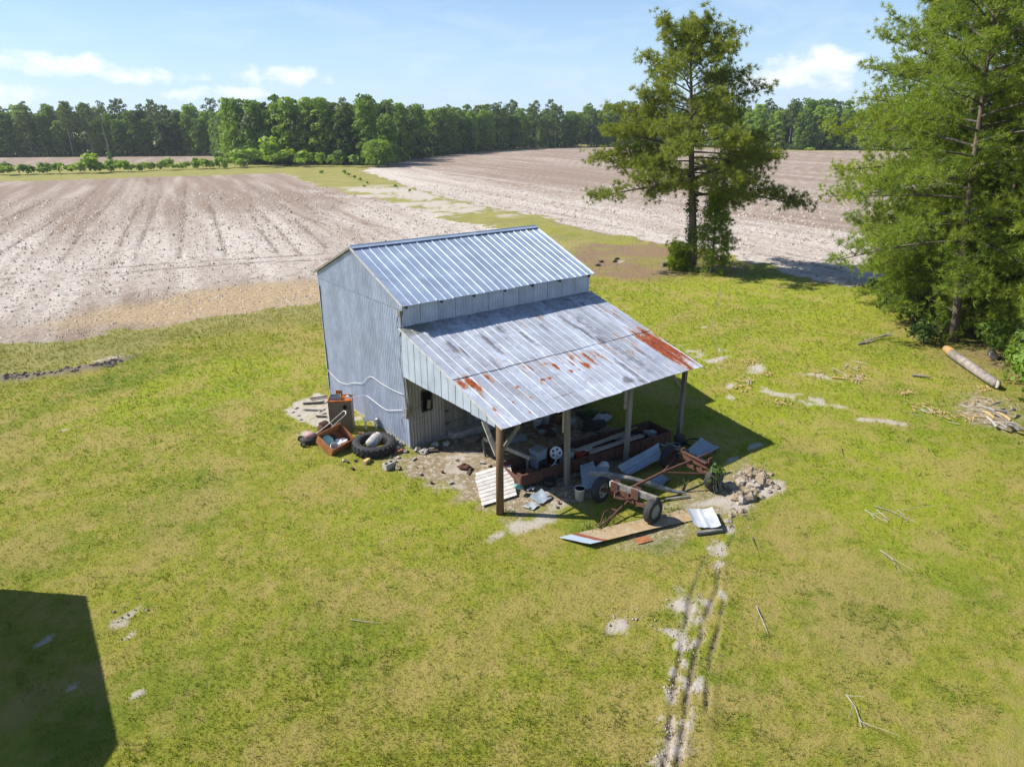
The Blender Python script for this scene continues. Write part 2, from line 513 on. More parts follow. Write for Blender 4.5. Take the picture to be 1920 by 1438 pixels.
RUTS = [[(4.3, -9.67), (2.73, -10.28), (1.83, -10.89), (.88, -11.34), (-.21, -11.94), (-1.12, -12.49), (-2.18, -13.2), (-3.4, -14.0), (-5.4, -15.2)],
        [(3.0, -9.75), (1.9, -10.3), (1.03, -10.78), (-.06, -11.47), (-1.36, -12.31), (-2.37, -13.06), (-3.6, -13.8)],
        [(1.6, -11.25), (.75, -11.75), (-.1, -12.2), (-.9, -12.75), (-1.5, -13.2)],
        [(30.2, 10.2), (24.9, 6.5), (20.5, 3.7), (16.9, .5), (15.1, -1.1)]]
MOUND = [(-13, 17.6), (-10.4, 16.9), (-9.3, 16.35), (-8.1, 16.1), (-6.9, 16.1), (-6.0, 16.4), (-5.2, 16.7), (-4.0, 17.3)]
TRACKS = [[(-8.6, 55.2), (-4.1, 71.9), (3.1, 98.4), (14, 150)], [(-1.8, 43.6), (3.1, 65.9), (13.3, 108.3), (22, 150)], [(-.2, 44.5), (5.0, 65.6), (15.5, 108), (24, 150)], [(3, 43.1), (7.9, 62.6), (23.4, 124.8)],
          [(6.4, 42), (10.9, 60.5), (21.3, 103)], [(11.3, 37.9), (15.9, 57), (21.8, 84.1)], [(10.2, 40.4), (14.3, 57.7), (19.5, 76.7)], [(21.6, 43.5), (20.6, 51.2), (21.4, 61.8), (22.7, 71.2), (25, 79.3), (28.8, 84.1), (38.8, 91.5)],
          [(25.1, 45.6), (24.4, 56.7), (24.6, 66.3), (26.9, 76.3), (30, 81.3), (38.2, 86.2)], [(-30, 42), (-9.3, 40.2), (-4.6, 40), (.6, 39.1), (6.1, 37.9), (11.6, 35.2), (20, 33)],
          [(-30, 44.5), (-9.2, 42.4), (-4.3, 42.1), (1.1, 41.5), (14.4, 37.3), (22, 35)], [(-14, 56), (-9, 76), (0, 108)], [(-22, 58), (-17, 78), (-6, 120)], [(-5, 47), (-1, 66), (8, 104), (18, 150)],
          [(14.5, 40), (19, 58), (25, 84), (33, 118)], [(45.5, 92), (44.5, 72), (44.5, 50), (43.5, 38), (44, 26), (41, 14), (39, 3), (41, -9)], [(47.6, 92), (46.6, 72), (46.7, 50), (45.7, 38), (46.2, 26), (43, 13), (41, 2), (43, -10)],
          [(56, 90), (55, 70), (54, 50), (53, 30), (50, 10), (49, -10)]]


def masks(x, y):
    d = np.hypot(x - CAM.x, y - CAM.y)
    wob = (fbm(x, y, 2.6, 3) - .5) * 3.2 + (fbm(x, y, .7, 5, 3) - .5) * 1.3
    wob = wob * np.clip(d / 45, .35, 1.6)
    lf, rf, ff = polysd(x, y, LEFT_FIELD), polysd(x, y, RIGHT_FIELD), polysd(x, y, FAR_FIELD)
    f = np.maximum(np.maximum(lf, rf), ff) + wob
    o = {}
    o['field'] = ss(f, -.6, 1.3)
    re_ = segd(x, y, RIGHT_EDGE)
    pale = np.where(rf > 0, ss(re_ + wob * 2, 26, 7) * .8 + .12, 0)
    yl = y - .12 * x
    pale_l = ss(yl + wob, 24, 34) * ss(yl + wob * 3, 88, 52) * (.55 + .6 * (fbm(x, y, 9, 31) - .25))
    pale = np.where(lf > -1, np.clip(pale_l, 0.04, 1) + .1, pale)
    # tillage streaks along the rows
    a = rad(78)
    u_, v_ = x * math.cos(a) + y * math.sin(a), -x * math.sin(a) + y * math.cos(a)
    st = fbm(u_ / 30, v_ / 1.9, 1.0, 51, 4) - .5
    st2 = fbm(u_ / 16, v_ / .5, 1.0, 57, 2) - .5
    o['pale'] = np.clip(pale + st * 1.25 * (o['field'] > 0) + st2 * .55, 0, 1)
    mul = np.maximum(blob(x, y, 2.5, 25.0, 13, 5.6, -.05), blob(x, y, 16, 24, 9, 4)) + wob * .12
    o['straw'] = ss(mul, 0.0, .55) * o['field']
    tr = np.zeros_like(x)
    for p in TRACKS:
        tr = np.maximum(tr, ss(segd(x, y, p) + (fbm(x, y, .8, 33, 2) - .5) * .28, .30, .04))
    o['track'] = tr * o['field'] * ss(fbm(x, y, 5, 71), .22, .5)
    s = np.zeros_like(x) - 1
    for q in SAND_SPOTS:
        s = np.maximum(s, blob(x, y, *q))
    sn = (fbm(x, y, .42, 81, 5) - .5) * 2.6
    o['sand'] = ss(s * .95 + sn * .85, -.2, .75) * .9
    rd = np.minimum(segd(x, y, RUTS[0][2:]), segd(x, y, RUTS[1][1:]))
    o['sand'] = np.maximum(o['sand'], ss(rd + sn * .22, .26, .02) * ss(fbm(x, y, .55, 83, 4), .42, .60))
    strip = ss(y, 42, 52) * ss(y, 108, 94) * ss(lf, -16, -9) * ss(x, 33, 36) * (rf < 0)
    o['sand'] = np.maximum(o['sand'], strip * ss(fbm(x, y, 4, 87, 4), .40, .56) * .9)
    slab = polysd(x, y, [(-2.1, 5.9), (-.4, 6.9), (-.1, 6.2), (-.1, 3.2), (-1.3, 3.0), (-2.2, 4.3)]) + sn * .25
    o['sand'] = np.maximum(o['sand'], ss(slab, -.05, .15) * (.75 + .25 * vn(x * 4, y * 4, 3)))
    bare = polysd(x, y, [(-.25, -.1), (6.9, -.1), (6.6, -3), (7.2, -5.2), (2.0, -6.2), (-.2, -5.6), (-.5, -4.2), (-.7, -2.8), (-1.1, -1.2), (-1.2, -.3), (-.8, .6), (0, 1.5)]) + sn * .45
    b2 = polysd(x, y, [(3.6, -7.4), (6.5, -7.1), (9.0, -6.9), (8.1, -8.0), (7.4, -9.3), (5.2, -9.4), (2.0, -9.0), (1.0, -8.2)]) + sn * .5
    b3 = np.maximum(polysd(x, y, [(17, -9.6), (19.5, -8.9), (21, -9.6), (19, -11.6), (16.5, -12)]) + sn * .7, segd(x, y, [(-6, 1), (-6, 1.1)]) * -1)
    o['bare'] = np.maximum(np.maximum(ss(bare, -.15, .5), ss(b2, -.2, .7) * .75), ss(b3, -.2, .8))
    br = polysd(x, y, [(22.5, 17.5), (26, 21), (33, 27), (37.5, 24), (38.5, 20), (35.6, 12), (33.4, 10.8), (30.6, 12.2), (26.5, 13.0)]) + wob * 1.1
    lit = polysd(x, y, [(23, -6), (27, -4), (32, 0), (37, 3), (60, -10), (50, -40), (30, -30), (20, -13), (21.5, -9)]) + wob * .9
    o['litter'] = np.maximum(ss(br, -1.2, 1.0) * 1.25, ss(lit, -.5, 2.0)) * (.55 + .6 * vn(x / 1.3, y / 1.3, 14)) * (1 - ss(fbm(x, y, 2.2, 44), .55, .7) * .5)
    olive = np.maximum(ss(lf + wob * 1.2, -5.2, -1.0), ss(polysd(x, y, [(-60, 24), (-8, 21), (8, 19), (8, 16.5), (-4, 17.6), (-10, 16.2), (-60, 18)]) + wob, -1, 1.5))
    olive = np.maximum(olive, ss(np.maximum(rf, lf) + wob, -5, -.5) * ss(y, 22, 30))
    olive = np.maximum(olive, ss(y + wob * 3, 30, 46) * .85)
    o['olive'] = olive * (1 - o['field'])
    lush = np.zeros_like(x)
    for q in ((18.3, 1.4, 1.5, .7, .5), (18.9, -1.9, 1.4, .9, .4), (20.6, 5.4, 1.8, .8, .2), (14, -9.5, 4, 1.6, .3), (24, -3.5, 3, 2, .4), (17.5, -7.5, 2.5, 1.0, .5), (9.8, -8.2, 1.3, 1.6, .3), (2.4, -8.9, 1.2, .5, -.3), (-3.6, 9, 4, 2, .2),
              (-6.5, 13, 3, 1.4, .1), (27, 4, 3, 2.5, 0), (1.2, -7.0, .9, .5, .4), (3.7, -6.6, .7, .4, 0), (-2.6, 4.3, .4, .6, 0)):
        lush = np.maximum(lush, ss(blob(x, y, *q) + (fbm(x, y, 1.1, 9) - .5) * 1.4, 0, .7))
    yg_ = np.maximum(ss(polysd(x, y, [(9, 3), (14, 12), (24, 13), (34, 9), (34, 1), (26, -3), (20, -8), (10, -14), (6, -13), (10, -6)]) + wob * 1.5, -2.5, 2.5), np.maximum(ss(blob(x, y, -3, 10.5, 8, 4.2, .1) + wob * .12, 0, .6), ss(blob(x, y, -1, -4, 5, 2.4, -.2) + wob * .15, 0, .8) * .7))
    o['sunny'] = np.clip(yg_ * (.45 + .9 * fbm(x, y, 1.7, 37, 3)), 0, 1)  # areas of brighter yellow-green grass
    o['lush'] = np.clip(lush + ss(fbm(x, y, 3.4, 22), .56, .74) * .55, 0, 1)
    dry = ss(fbm(x, y, 1.3, 63, 6), .48, .74) * .8 + ss(fbm(x, y, .26, 66, 4), .48, .70) * .6
    for q in ((20, -1.2, 2.2, 1.0, .5), (19.5, -4.6, 2.5, .8, .3), (12.5, -11.5, 1.8, 1.2, .2), (3.0, -13.5, 2.0, 1.5, 0), (-2.5, -8.6, 1.6, .9, .2), (-4.5, -9.8, 1.8, .9, .3), (4.8, -12.6, 1.5, 1.1, .5), (3.0, -11.9, 1.3, .6, -.5), (13, -8, 1.0, 2.0, .3), (-6.5, .5, 2.5, 1.2, .4), (-.5, -9, 2.6, 1, .2), (22, -8, 2, 1, .2)):
        dry = np.maximum(dry, ss(blob(x, y, *q) + (fbm(x, y, .9, 19) - .5) * 1.6, 0, .9) * .9)
    dry = dry + ss(-y + .25 * x + wob * .8, 7.5, 12.0) * ss(fbm(x, y, .5, 101, 5), .42, .66) * .55 * (x < 5)
    o['dry'] = np.clip(dry, 0, 1)
    rut = np.full(x.shape, 9.0)
    for p in RUTS:
        rut = np.minimum(rut, segd(x, y, p) + (fbm(x, y, .35, 15, 3) - .5) * .11)
    rfade = np.where(x < 8, .35 + .65 * ss(-y, 10.0, 11.6), 1.0)
    o['rut'] = rfade * ss(rut, .085, .015) * ss(fbm(x, y, .5, 12), .30, .56)
    o['rutz'] = rut
    md = segd(x, y, MOUND) + (fbm(x, y, .5, 25) - .5) * .5
    o['mound'] = ss(md, .5, .2) * ss(-x, 4.2, 6.2)
    return o


def height(x, y, o):
    z = (fbm(x, y, 1.6, 91, 4) - .5) * .05 + (fbm(x, y, .22, 95, 3) - .5) * .035 * (1 - o['field'])
    z = z + o['field'] * ((fbm(x, y, .5, 97, 3) - .5) * .12) - o['track'] * .05
    z = z - o['rut'] * .05 + ss(o['rutz'], .26, .1) * (1 - o['rut']) * .02
    z = z + o['mound'] * .10 * (.5 + fbm(x, y, .4, 99, 2)) + o['sand'] * (fbm(x, y, .2, 93, 3) - .55) * .05
    near = ss(polysd(x, y, [(-3.2, -8), (9, -8), (9, 7), (-3.2, 7)]), -1, .4)
    return z * (1 - near * .65) - .012


fa = np.arange(-46, 46.01, 0.19)
ca = np.concatenate([np.arange(-180, -46, 4.0), fa, np.arange(50, 180, 4.0)])
ang = YAW + np.radians(ca)
rr = [0.5, 3.0, 5.0]
while rr[-1] < 90:
    rr.append(rr[-1] * 1.0085)
while rr[-1] < 420:
    rr.append(rr[-1] * 1.018)
while rr[-1] < 4500:
    rr.append(rr[-1] * 1.25)
rr = np.array(rr)
A_, R_ = np.meshgrid(ang, rr)
GX, GY = (CAM.x + R_ * np.cos(A_)).ravel(), (CAM.y + R_ * np.sin(A_)).ravel()
GM = masks(GX, GY)
GZ = height(GX, GY, GM)
GZ = np.where(R_.ravel() > 300, -.02, GZ)
na, nr = len(ang), len(rr)
ii = np.arange(nr - 1)[:, None] * na
jj = np.arange(na)[None, :]
j2 = (jj + 1) % na
F = np.stack([ii + jj, ii + na + jj, ii + na + j2, ii + j2], -1).reshape(-1, 4)
F = np.concatenate([F[:, ::-1]])
me = np_mesh('ground', np.stack([GX, GY, GZ], 1), F)
for k, v in GM.items():
    if k != 'rutz':
        a_ = me.attributes.new(k, 'FLOAT', 'POINT')
        a_.data.foreach_set('value', v.astype(np.float32))
me.polygons.foreach_set('use_smooth', np.ones(len(me.polygons), bool))


def ground_mat(t, p):
    o = t.pos()
    f1 = t.noise(3.2, 5, 0.65, o)
    f2 = t.noise(17, 5, 0.7, o)
    f3 = t.noise(60, 3, 0.7, o)
    g = t.mix(t.rng(f1, 0.3, 0.7), (0.165, 0.205, 0.017), (0.295, 0.278, 0.042))
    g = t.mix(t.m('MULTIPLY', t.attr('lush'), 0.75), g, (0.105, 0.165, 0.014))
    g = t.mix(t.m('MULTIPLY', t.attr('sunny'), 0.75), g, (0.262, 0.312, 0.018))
    d = t.m('MULTIPLY', t.attr('dry'), t.rng(f2, 0.3, 0.62, 0.3, 1.0))
    g = t.mix(t.m('MULTIPLY', d, 0.85), g, (0.37, 0.27, 0.105))
    g = t.mix(t.m('MULTIPLY', t.rng(f2, 0.52, 0.75), 0.55), g, (0.07, 0.095, 0.014))
    g = t.mix(t.m('MULTIPLY', t.rng(f3, 0.55, 0.78), 0.35), g, (0.36, 0.31, 0.15))
    ol = t.mix(t.rng(f2, 0.35, 0.7), (0.175, 0.180, 0.050), (0.27, 0.24, 0.11))
    ol = t.mix(t.rng(t.noise(0.23, 5, 0.65, o), 0.38, 0.62), ol, (0.30, 0.265, 0.10))
    g = t.mix(t.m('MULTIPLY', t.attr('olive'), 0.8), g, ol)
    # litter of needles
    li = t.mix(t.rng(f2, 0.35, 0.65), (0.285, 0.205, 0.125), (0.175, 0.115, 0.065))
    g = t.mix(t.attr('litter'), g, li)
    # bare dirt and sand
    be = t.mix(t.rng(f2, 0.3, 0.7), (0.35, 0.275, 0.19), (0.20, 0.15, 0.095))
    be = t.mix(t.m('MULTIPLY', t.rng(t.noise(5, 4, 0.7, o), 0.50, 0.62), 0.85), be, (0.53, 0.48, 0.41))
    g = t.mix(t.m('MULTIPLY', t.attr('bare'), t.rng(f2, 0.25, 0.5, 0.45, 1)), g, be)
    # ploughed field
    clod = t.noise(1.15, 6, 0.72, o)
    clf = t.noise(4.5, 5, 0.75, o)
    dist = t.n('ShaderNodeVectorMath', {0: o, 1: tuple(CAM)}, operation='DISTANCE').outputs['Value']
    sandc = t.mix(t.rng(clf, 0.3, 0.7), (0.64, 0.578, 0.508), (0.50, 0.435, 0.37))
    brn = t.mix(t.rng(clod, 0.3, 0.7), (0.345, 0.262, 0.20), (0.225, 0.165, 0.125))
    fc = t.mix(t.attr('pale'), brn, sandc)
    sp = t.rng(t.noise(3.1, 3, 0.6, o), 0.545, 0.60)
    fc = t.mix(t.m('MULTIPLY', sp, 0.6), fc, (0.20, 0.155, 0.13))
    sp2 = t.rng(t.noise(0.85, 4, 0.65, o), 0.54, 0.62)
    fc = t.mix(t.m('MULTIPLY', sp2, 0.42), fc, (0.22, 0.165, 0.14))
    stw = t.mix(t.rng(clf, 0.36, 0.6), (0.56, 0.43, 0.27), (0.31, 0.22, 0.125))
    fc = t.mix(t.attr('straw'), fc, stw)
    fc = t.mix(t.m('MULTIPLY', t.attr('track'), 0.75), fc, (0.17, 0.125, 0.10))
    fe = t.m('ADD', t.attr('field'), t.m('MULTIPLY', t.m('SUBTRACT', f2, 0.5), 0.8))
    g = t.mix(t.rng(fe, 0.3, 0.7), g, fc)
    sa = t.mix(t.rng(f2, 0.3, 0.7), (0.54, 0.49, 0.435), (0.39, 0.335, 0.28))
    se = t.m('ADD', t.attr('sand'), t.m('MULTIPLY', t.m('SUBTRACT', f2, 0.5), 1.5))
    g = t.mix(t.rng(se, 0.25, 0.95), g, sa)
    g = t.mix(t.m('MULTIPLY', t.attr('mound'), 0.9), g, t.mix(t.rng(f2, 0.35, 0.65), (0.27, 0.22, 0.175), (0.14, 0.11, 0.085)))
    g = t.mix(t.m('MULTIPLY', t.attr('rut'), 0.7), g, (0.22, 0.17, 0.12))
    t.set(p.inputs['Base Color'], g)
    h = t.m('ADD', t.m('MULTIPLY', f2, 0.7), t.m('MULTIPLY', f3, 0.35))
    h = t.m('ADD', h, t.m('MULTIPLY', t.m('MULTIPLY', t.m('ADD', clf, clod), t.attr('field')), 2.0))
    b = t.n('ShaderNodeBump', {'Strength': 1.0, 'Distance': 0.06, 'Height': h})
    t.set(p.inputs['Normal'], b.outputs[0])


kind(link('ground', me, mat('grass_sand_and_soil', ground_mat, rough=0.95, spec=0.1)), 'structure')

# lawn: short clumps of blades
def blades(name, m, n, hmin, hmax, wdt, keep, reach, nb=3, seed=1, lean=.8, p=1.35):
    g_ = np.random.RandomState(seed)
    r_ = 8.0 + (reach - 8.0) * g_.rand(n) ** p
    th = YAW + np.radians((g_.rand(n) - .5) * 84)
    x, y = CAM.x + r_ * np.cos(th), CAM.y + r_ * np.sin(th)
    o = masks(x, y)
    k = keep(x, y, o, g_.rand(n)) & (g_.rand(n) < ss(reach - r_, 0, reach * .45))
    x, y, r_ = x[k], y[k], r_[k]
    z = height(x, y, {q: v[k] for q, v in o.items()})
    n = len(x)
    tint = np.clip(.5 + (fbm(x, y, 1.2, 41) - .5) * 2.2 - o['lush'][k] * .45 + o['dry'][k] * .35 + o['sunny'][k] * .15 + (g_.rand(n) - .5) * .5, 0, 1)
    sc_ = np.clip(r_ / 22, .8, 1.9)
    V = np.zeros((n, nb, 3, 3))
    for b in range(nb):
        a = g_.rand(n) * 6.283
        h = (hmin + (hmax - hmin) * g_.rand(n)) * sc_
        ln = g_.rand(n) * lean
        dx, dy = np.cos(a), np.sin(a)
        ww = wdt * sc_ * (.7 + .6 * g_.rand(n))
        ox, oy = (g_.rand(n) - .5) * .05 * sc_, (g_.rand(n) - .5) * .05 * sc_
        for q, (s_, top) in enumerate(((-1, 0), (1, 0), (0, 1))):
            V[:, b, q, 0] = x + ox - dy * s_ * ww + dx * ln * h * top
            V[:, b, q, 1] = y + oy + dx * s_ * ww + dy * ln * h * top
            V[:, b, q, 2] = z + top * h - (1 - top) * .01
    F = np.arange(n * nb * 3).reshape(-1, 3)
    o_ = link(name, np_mesh(name, V.reshape(-1, 3), F, np.repeat(tint, nb)), m)
    return kind(o_, 'stuff')


BARN_KEEP = [(-.05, -.05), (7.9, -.05), (7.9, 6.45), (-.05, 6.45)]
def lawn_keep(x, y, o, r_):
    bare = np.maximum.reduce([o['field'] * 1.3, o['sand'] * 1.05, o['bare'] * .93, o['litter'] * .85, o['rut'], o['mound'], o['dry'] * .62])
    return (r_ > bare) & (polysd(x, y, BARN_KEEP) < 0)
def weed_keep(x, y, o, r_):
    w_ = np.zeros_like(x)
    for q in ((3.8, -6.75, .9, .45, .1), (4.9, -7.1, .5, .4, 0), (1.6, -7.3, .9, .35, .1), (3.6, -7.9, .5, .4, 0), (.1, -5.25, .3, .2, 0), (-.5, -1.5, .35, .2, 0), (.9, -1.1, .3, .15, 0), (3.15, -7.4, .3, .25, 0), (-1.6, 2.5, .3, .2, 0), (-.9, -.35, .5, .25, -.4), (5.6, -7.6, .4, .4, 0)):
        w_ = np.maximum(w_, ss(blob(x, y, *q), 0, .5))
    return r_ < w_ * .4
def far_keep(x, y, o, r_):
    edge = np.exp(-((polysd(x, y, LEFT_FIELD) + 2.0) / 1.9) ** 2) + .8 * np.exp(-((polysd(x, y, RIGHT_FIELD) + 1.5) / 1.6) ** 2)
    return (r_ < edge * .8 + .25 * o['litter']) & (polysd(x, y, BARN_KEEP) < -1) & (o['field'] < .75)
def strew_keep(x, y, o, r_):
    return (r_ < .12 + .75 * o['dry'] + .35 * o['bare'] * (1 - o['sand'])) & (polysd(x, y, BARN_KEEP) < 0) & (o['field'] < .4)
def tall_keep(x, y, o, r_):
    return (r_ < ss(fbm(x, y, .45, 61, 3), .60, .74) * (1 - o['bare']) * (1 - o['litter']) + .02) & (polysd(x, y, BARN_KEEP) < 0) & (o['field'] < .3) & (o['sand'] < .5)
blades('grass', GRASS, 215000, .028, .07, .0075, lawn_keep, 62, 3, 5, p=1.6)
blades('straw_blades', DRYG, 75000, .02, .055, .006, strew_keep, 52, 3, 15, p=1.5)
blades('grass_tufts', WEED, 60000, .05, .13, .008, tall_keep, 34, 3, 16, lean=1.0)
blades('dry_grass', DRYG, 46000, .03, .085, .006, far_keep, 85, 3, 6, p=.7)
blades('weeds', WEED, 170000, .08, .24, .016, weed_keep, 22, 3, 7, lean=1.2, p=1.0)

# ------------------------------------------------------------------ barn
L, W, HR, HE, RO, EO = 7.82, 6.40, 6.22, 4.86, .07, .23
LT, LB, LD, LO = 4.138, 2.61, 5.351, .16
SL = (HR - HE) / (W / 2 + EO)
barn = thing('barn', 'old grey corrugated metal barn with an open rust-spotted lean-to roof on posts', 'barn')


def roofz(y):
    return HE + (y + EO) * SL if y < W / 2 else HE + (W + EO - y) * SL


def sheet(name, m, parent, o, xd, yd, prof, length, nseg, fn=None, sub=None):
    """profiled sheet: o origin, xd across, yd down its length, prof [(u,h)]; fn(u,s)->(dh, {attr})"""
    o, xd, yd = Vector(o), Vector(xd).normalized(), Vector(yd).normalized()
    nd = xd.cross(yd)
    vs, at = [], []
    for k in range(nseg + 1):
        for u, h in prof:
            s_ = length * k / nseg if not callable(length) else length(u) * k / nseg
            dh, a = fn(u, s_) if fn else (0, None)
            vs.append(o + xd * u + yd * s_ + nd * (h + dh))
            at.append(a)
    n = len(prof)
    fs = [(k * n + i, k * n + i + 1, (k + 1) * n + i + 1, (k + 1) * n + i) for k in range(nseg) for i in range(n - 1)]
    ob = MB().add(vs, fs).build(name, m, parent)
    if at[0]:
        for key in at[0]:
            a_ = ob.data.attributes.new(key, 'FLOAT', 'POINT')
            a_.data.foreach_set('value', np.array([q[key] for q in at], np.float32))
    return ob


def corr(w, amp=.017, pitch=.115, n=8):
    k = int(round(w / pitch * n))
    return [(w * i / k, amp * math.sin(2 * math.pi * (w * i / k) / pitch)) for i in range(k + 1)]


def vcrimp(w, h=.024, mid=.75):
    m_ = w / 2
    return [(-.006, 0), (.008, h), (.022, h), (.036, .002), (m_ - .012, .001), (m_ - .003, h * mid), (m_ + .003, h * mid), (m_ + .012, .001), (w + .004, .001)]


def wall_run(axis, fixed, a0, a1, z0, ztop, outw, course, m=WALLM, cut=(), prof=corr):
    """corrugated sheets side by side on a wall plane"""
    n = int(round((a1 - a0) / .66))
    wd = (a1 - a0) / n
    for i in range(n):
        s0 = a0 + i * wd
        for (b0, b1, zz0, zz1) in cut_spans(s0, s0 + wd, z0, cut):
            off = .004 * (i % 2) + (.014 if course and axis == 'y' else .006) * course + R.random() * .002
            zlo = zz0 + (R.random() * .03 if zz0 < .2 else 0)
            def top(u, b0=b0, zz1=zz1):
                return (ztop(b0 + u) if zz1 is None else zz1) - zlo
            if axis == 'y':
                o, xd = (fixed + outw * off, b0, zlo), (0, 1, 0)
            else:
                o, xd = (b0, fixed + outw * off, zlo), (1, 0, 0)
            sheet('wall_sheet', m, barn, o, xd, (0, 0, 1), prof(b1 - b0 + (.02 if zz1 is None else 0)), top, 2, None)


def cut_spans(s0, s1, z0, cut):
    out = []
    pts = sorted({s0, s1, *[q for c in cut for q in c[:2] if s0 < q < s1]})
    for a, b in zip(pts[:-1], pts[1:]):
        c = [q for q in cut if q[0] <= a + 1e-6 and q[1] >= b - 1e-6]
        if not c:
            out.append((a, b, z0, None))
        else:
            _, _, c0, c1 = c[0]
            if c0 > z0 + .05:
                out.append((a, b, z0, c0))
            if c1 is not None:
                out.append((a, b, c1, None))
    return out


coarse = lambda w_: corr(w_, n=4, pitch=.23)
wall_run('y', 0, 0, W, .06, lambda y: 4.74, -1, 0)
wall_run('y', 0, 0, W, 4.69, lambda y: roofz(y) - .05, -1, 1)
WIN, DOOR = (.52, .86, 1.22, 1.88), (1.40, 2.62, .06, 2.2)
wall_run('x', 0, 0, L, .05, lambda x: 2.95, -1, 0, m=WALL_SHADED, cut=(WIN, (DOOR[0], DOOR[1], 0, DOOR[3])))
wall_run('x', 0, 0, L, 2.9, lambda x: HE + .02, -1, 1)
wall_run('y', L, 0, W, .06, lambda y: roofz(y) - .05, 1, 0, prof=coarse)
wall_run('x', W, 0, L, .06, lambda x: HE + .02, 1, 0, prof=coarse)
# dark lining inside so that no light leaks through the openings
ln = MB()
for c, s_ in (((.1, W / 2, 2.2), (.02, W - .2, 4.3)), ((L - .1, W / 2, 2.2), (.02, W - .2, 4.3)), ((L / 2, W - .1, 2.2), (L - .2, .02, 4.3)), ((L / 2, .6, 2.2), (L - .2, .02, 4.3)), ((L / 2, W / 2, 4.36), (L - .2, W - .2, .02))):
    ln.box(c, s_)
ln.build('inner_lining', WOODD, barn)
# footing under the walls
ft = MB()
ft.box((L / 2, .06, .03), (L - .1, .16, .1)).box((.08, W / 2, .03), (.16, W - .1, .1)).box((L - .08, W / 2, .03), (.16, W - .1, .1)).box((L / 2, W - .08, .03), (L - .1, .16, .1))
ft.build('footing', CONC, barn)
# corner trims
for x, y, h in ((-.012, -.012, 4.9), (-.012, W + .012, 4.9), (L + .012, -.012, 4.9)):
    MB().beam((x, y, .05), (x, y, h), .035, .035).build('corner_trim', WALLM, barn)
# window hole with frame
wf = MB()
for a, b in (((.50, -.02, 1.20), (.88, -.02, 1.20)), ((.50, -.02, 1.90), (.88, -.02, 1.90))):
    wf.beam(a, b, .06, .05)
for x in (.50, .88):
    wf.beam((x, -.02, 1.225), (x, -.02, 1.875), .06, .05)
wf = wf.build('window_frame', WOODD, barn)
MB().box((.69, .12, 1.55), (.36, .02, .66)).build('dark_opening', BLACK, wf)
MB().box((.76, -.03, 1.40), (.12, .03, .30), Matrix.Rotation(.12, 3, 'Y')).build('loose_board', WOOD, wf)
# plank door
dr = MB().box((2.01, .03, 1.12), (1.24, .02, 2.12)).build('door', WOODD, barn)
nb = 7
for i in range(nb):
    wd = (DOOR[1] - DOOR[0]) / nb
    MB().box((DOOR[0] + wd * (i + .5), -.006 - R.random() * .008, 1.13 + R.random() * .02), (wd - .012, .03, 2.1)).build('plank', WOOD, dr)
for z in (.5, 1.7):
    MB().box((2.01, -.045, z), (1.16, .03, .13)).build('rail', WOOD, dr)
for z in (.55, 1.0, 1.75):
    MB().box((1.42, -.07, z), (.16, .02, .05)).build('hinge', RUSTD, dr)
MB().box((3.3, -.22, .13), (3.7, .38, .26)).build('door_sill', CONC, barn)

# main roof
n = 13
x0, x1 = -RO, L + RO
wd = (x1 - x0) / n
sl_len = math.hypot(W / 2 + EO, HR - HE)
for i in range(n):
    for side in (0, 1):
        lift = .006 * (i % 2)
        if side == 0:
            o, yd, xd = (x0 + (i + 1) * wd, W / 2, HR + lift), (0, -(W / 2 + EO), HE - HR), (-1, 0, 0)
        else:
            o, yd, xd = (x0 + i * wd, W / 2, HR + lift), (0, W / 2 + EO, HE - HR), (1, 0, 0)
        ob = sheet('roof_sheet', ROOF, barn, o, xd, yd, [(u, h) for u, h in vcrimp(wd, .032, .55)], sl_len + R.uniform(-.01, .02), 6, lambda u, s_: (.004 * math.sin(s_ * 5 + i), None))
rc = MB()
for s_ in (-1, 1):
    rc.add([(x0 - .02, W / 2, HR + .05), (x1 + .02, W / 2, HR + .05), (x1 + .02, W / 2 + s_ * .17, HR + .05 - .17 * SL + .004), (x0 - .02, W / 2 + s_ * .17, HR + .05 - .17 * SL + .004)], [(0, 1, 2, 3)])
rc.tube([(x0 - .02, W / 2, HR + .05), (x1 + .02, W / 2, HR + .05)], .022, 8)
rc.build('ridge_cap', ROOF, barn)
for s_ in (-1, 1):
    MB().beam((x0 - .03, W / 2, HR - .01), (x0 - .03, W / 2 + s_ * (W / 2 + EO), HE - .01), .03, .075).build('rake_trim', TRIM if s_ < 0 else WOOD, barn)
    MB().beam((x1 + .03, W / 2, HR - .01), (x1 + .03, W / 2 + s_ * (W / 2 + EO), HE - .01), .03, .075).build('rake_trim', TRIM, barn)
for x in (.08, 1.35, 2.6, 3.85, 5.05, 6.3, 7.72):
    for y, dy in ((0, -.19), (W, .19)):
        MB().beam((x, y - dy * .4, roofz(0) - .07), (x, y + dy, roofz(-.19) - .075), .05, .11).build('rafter_tail', WOODD, barn)

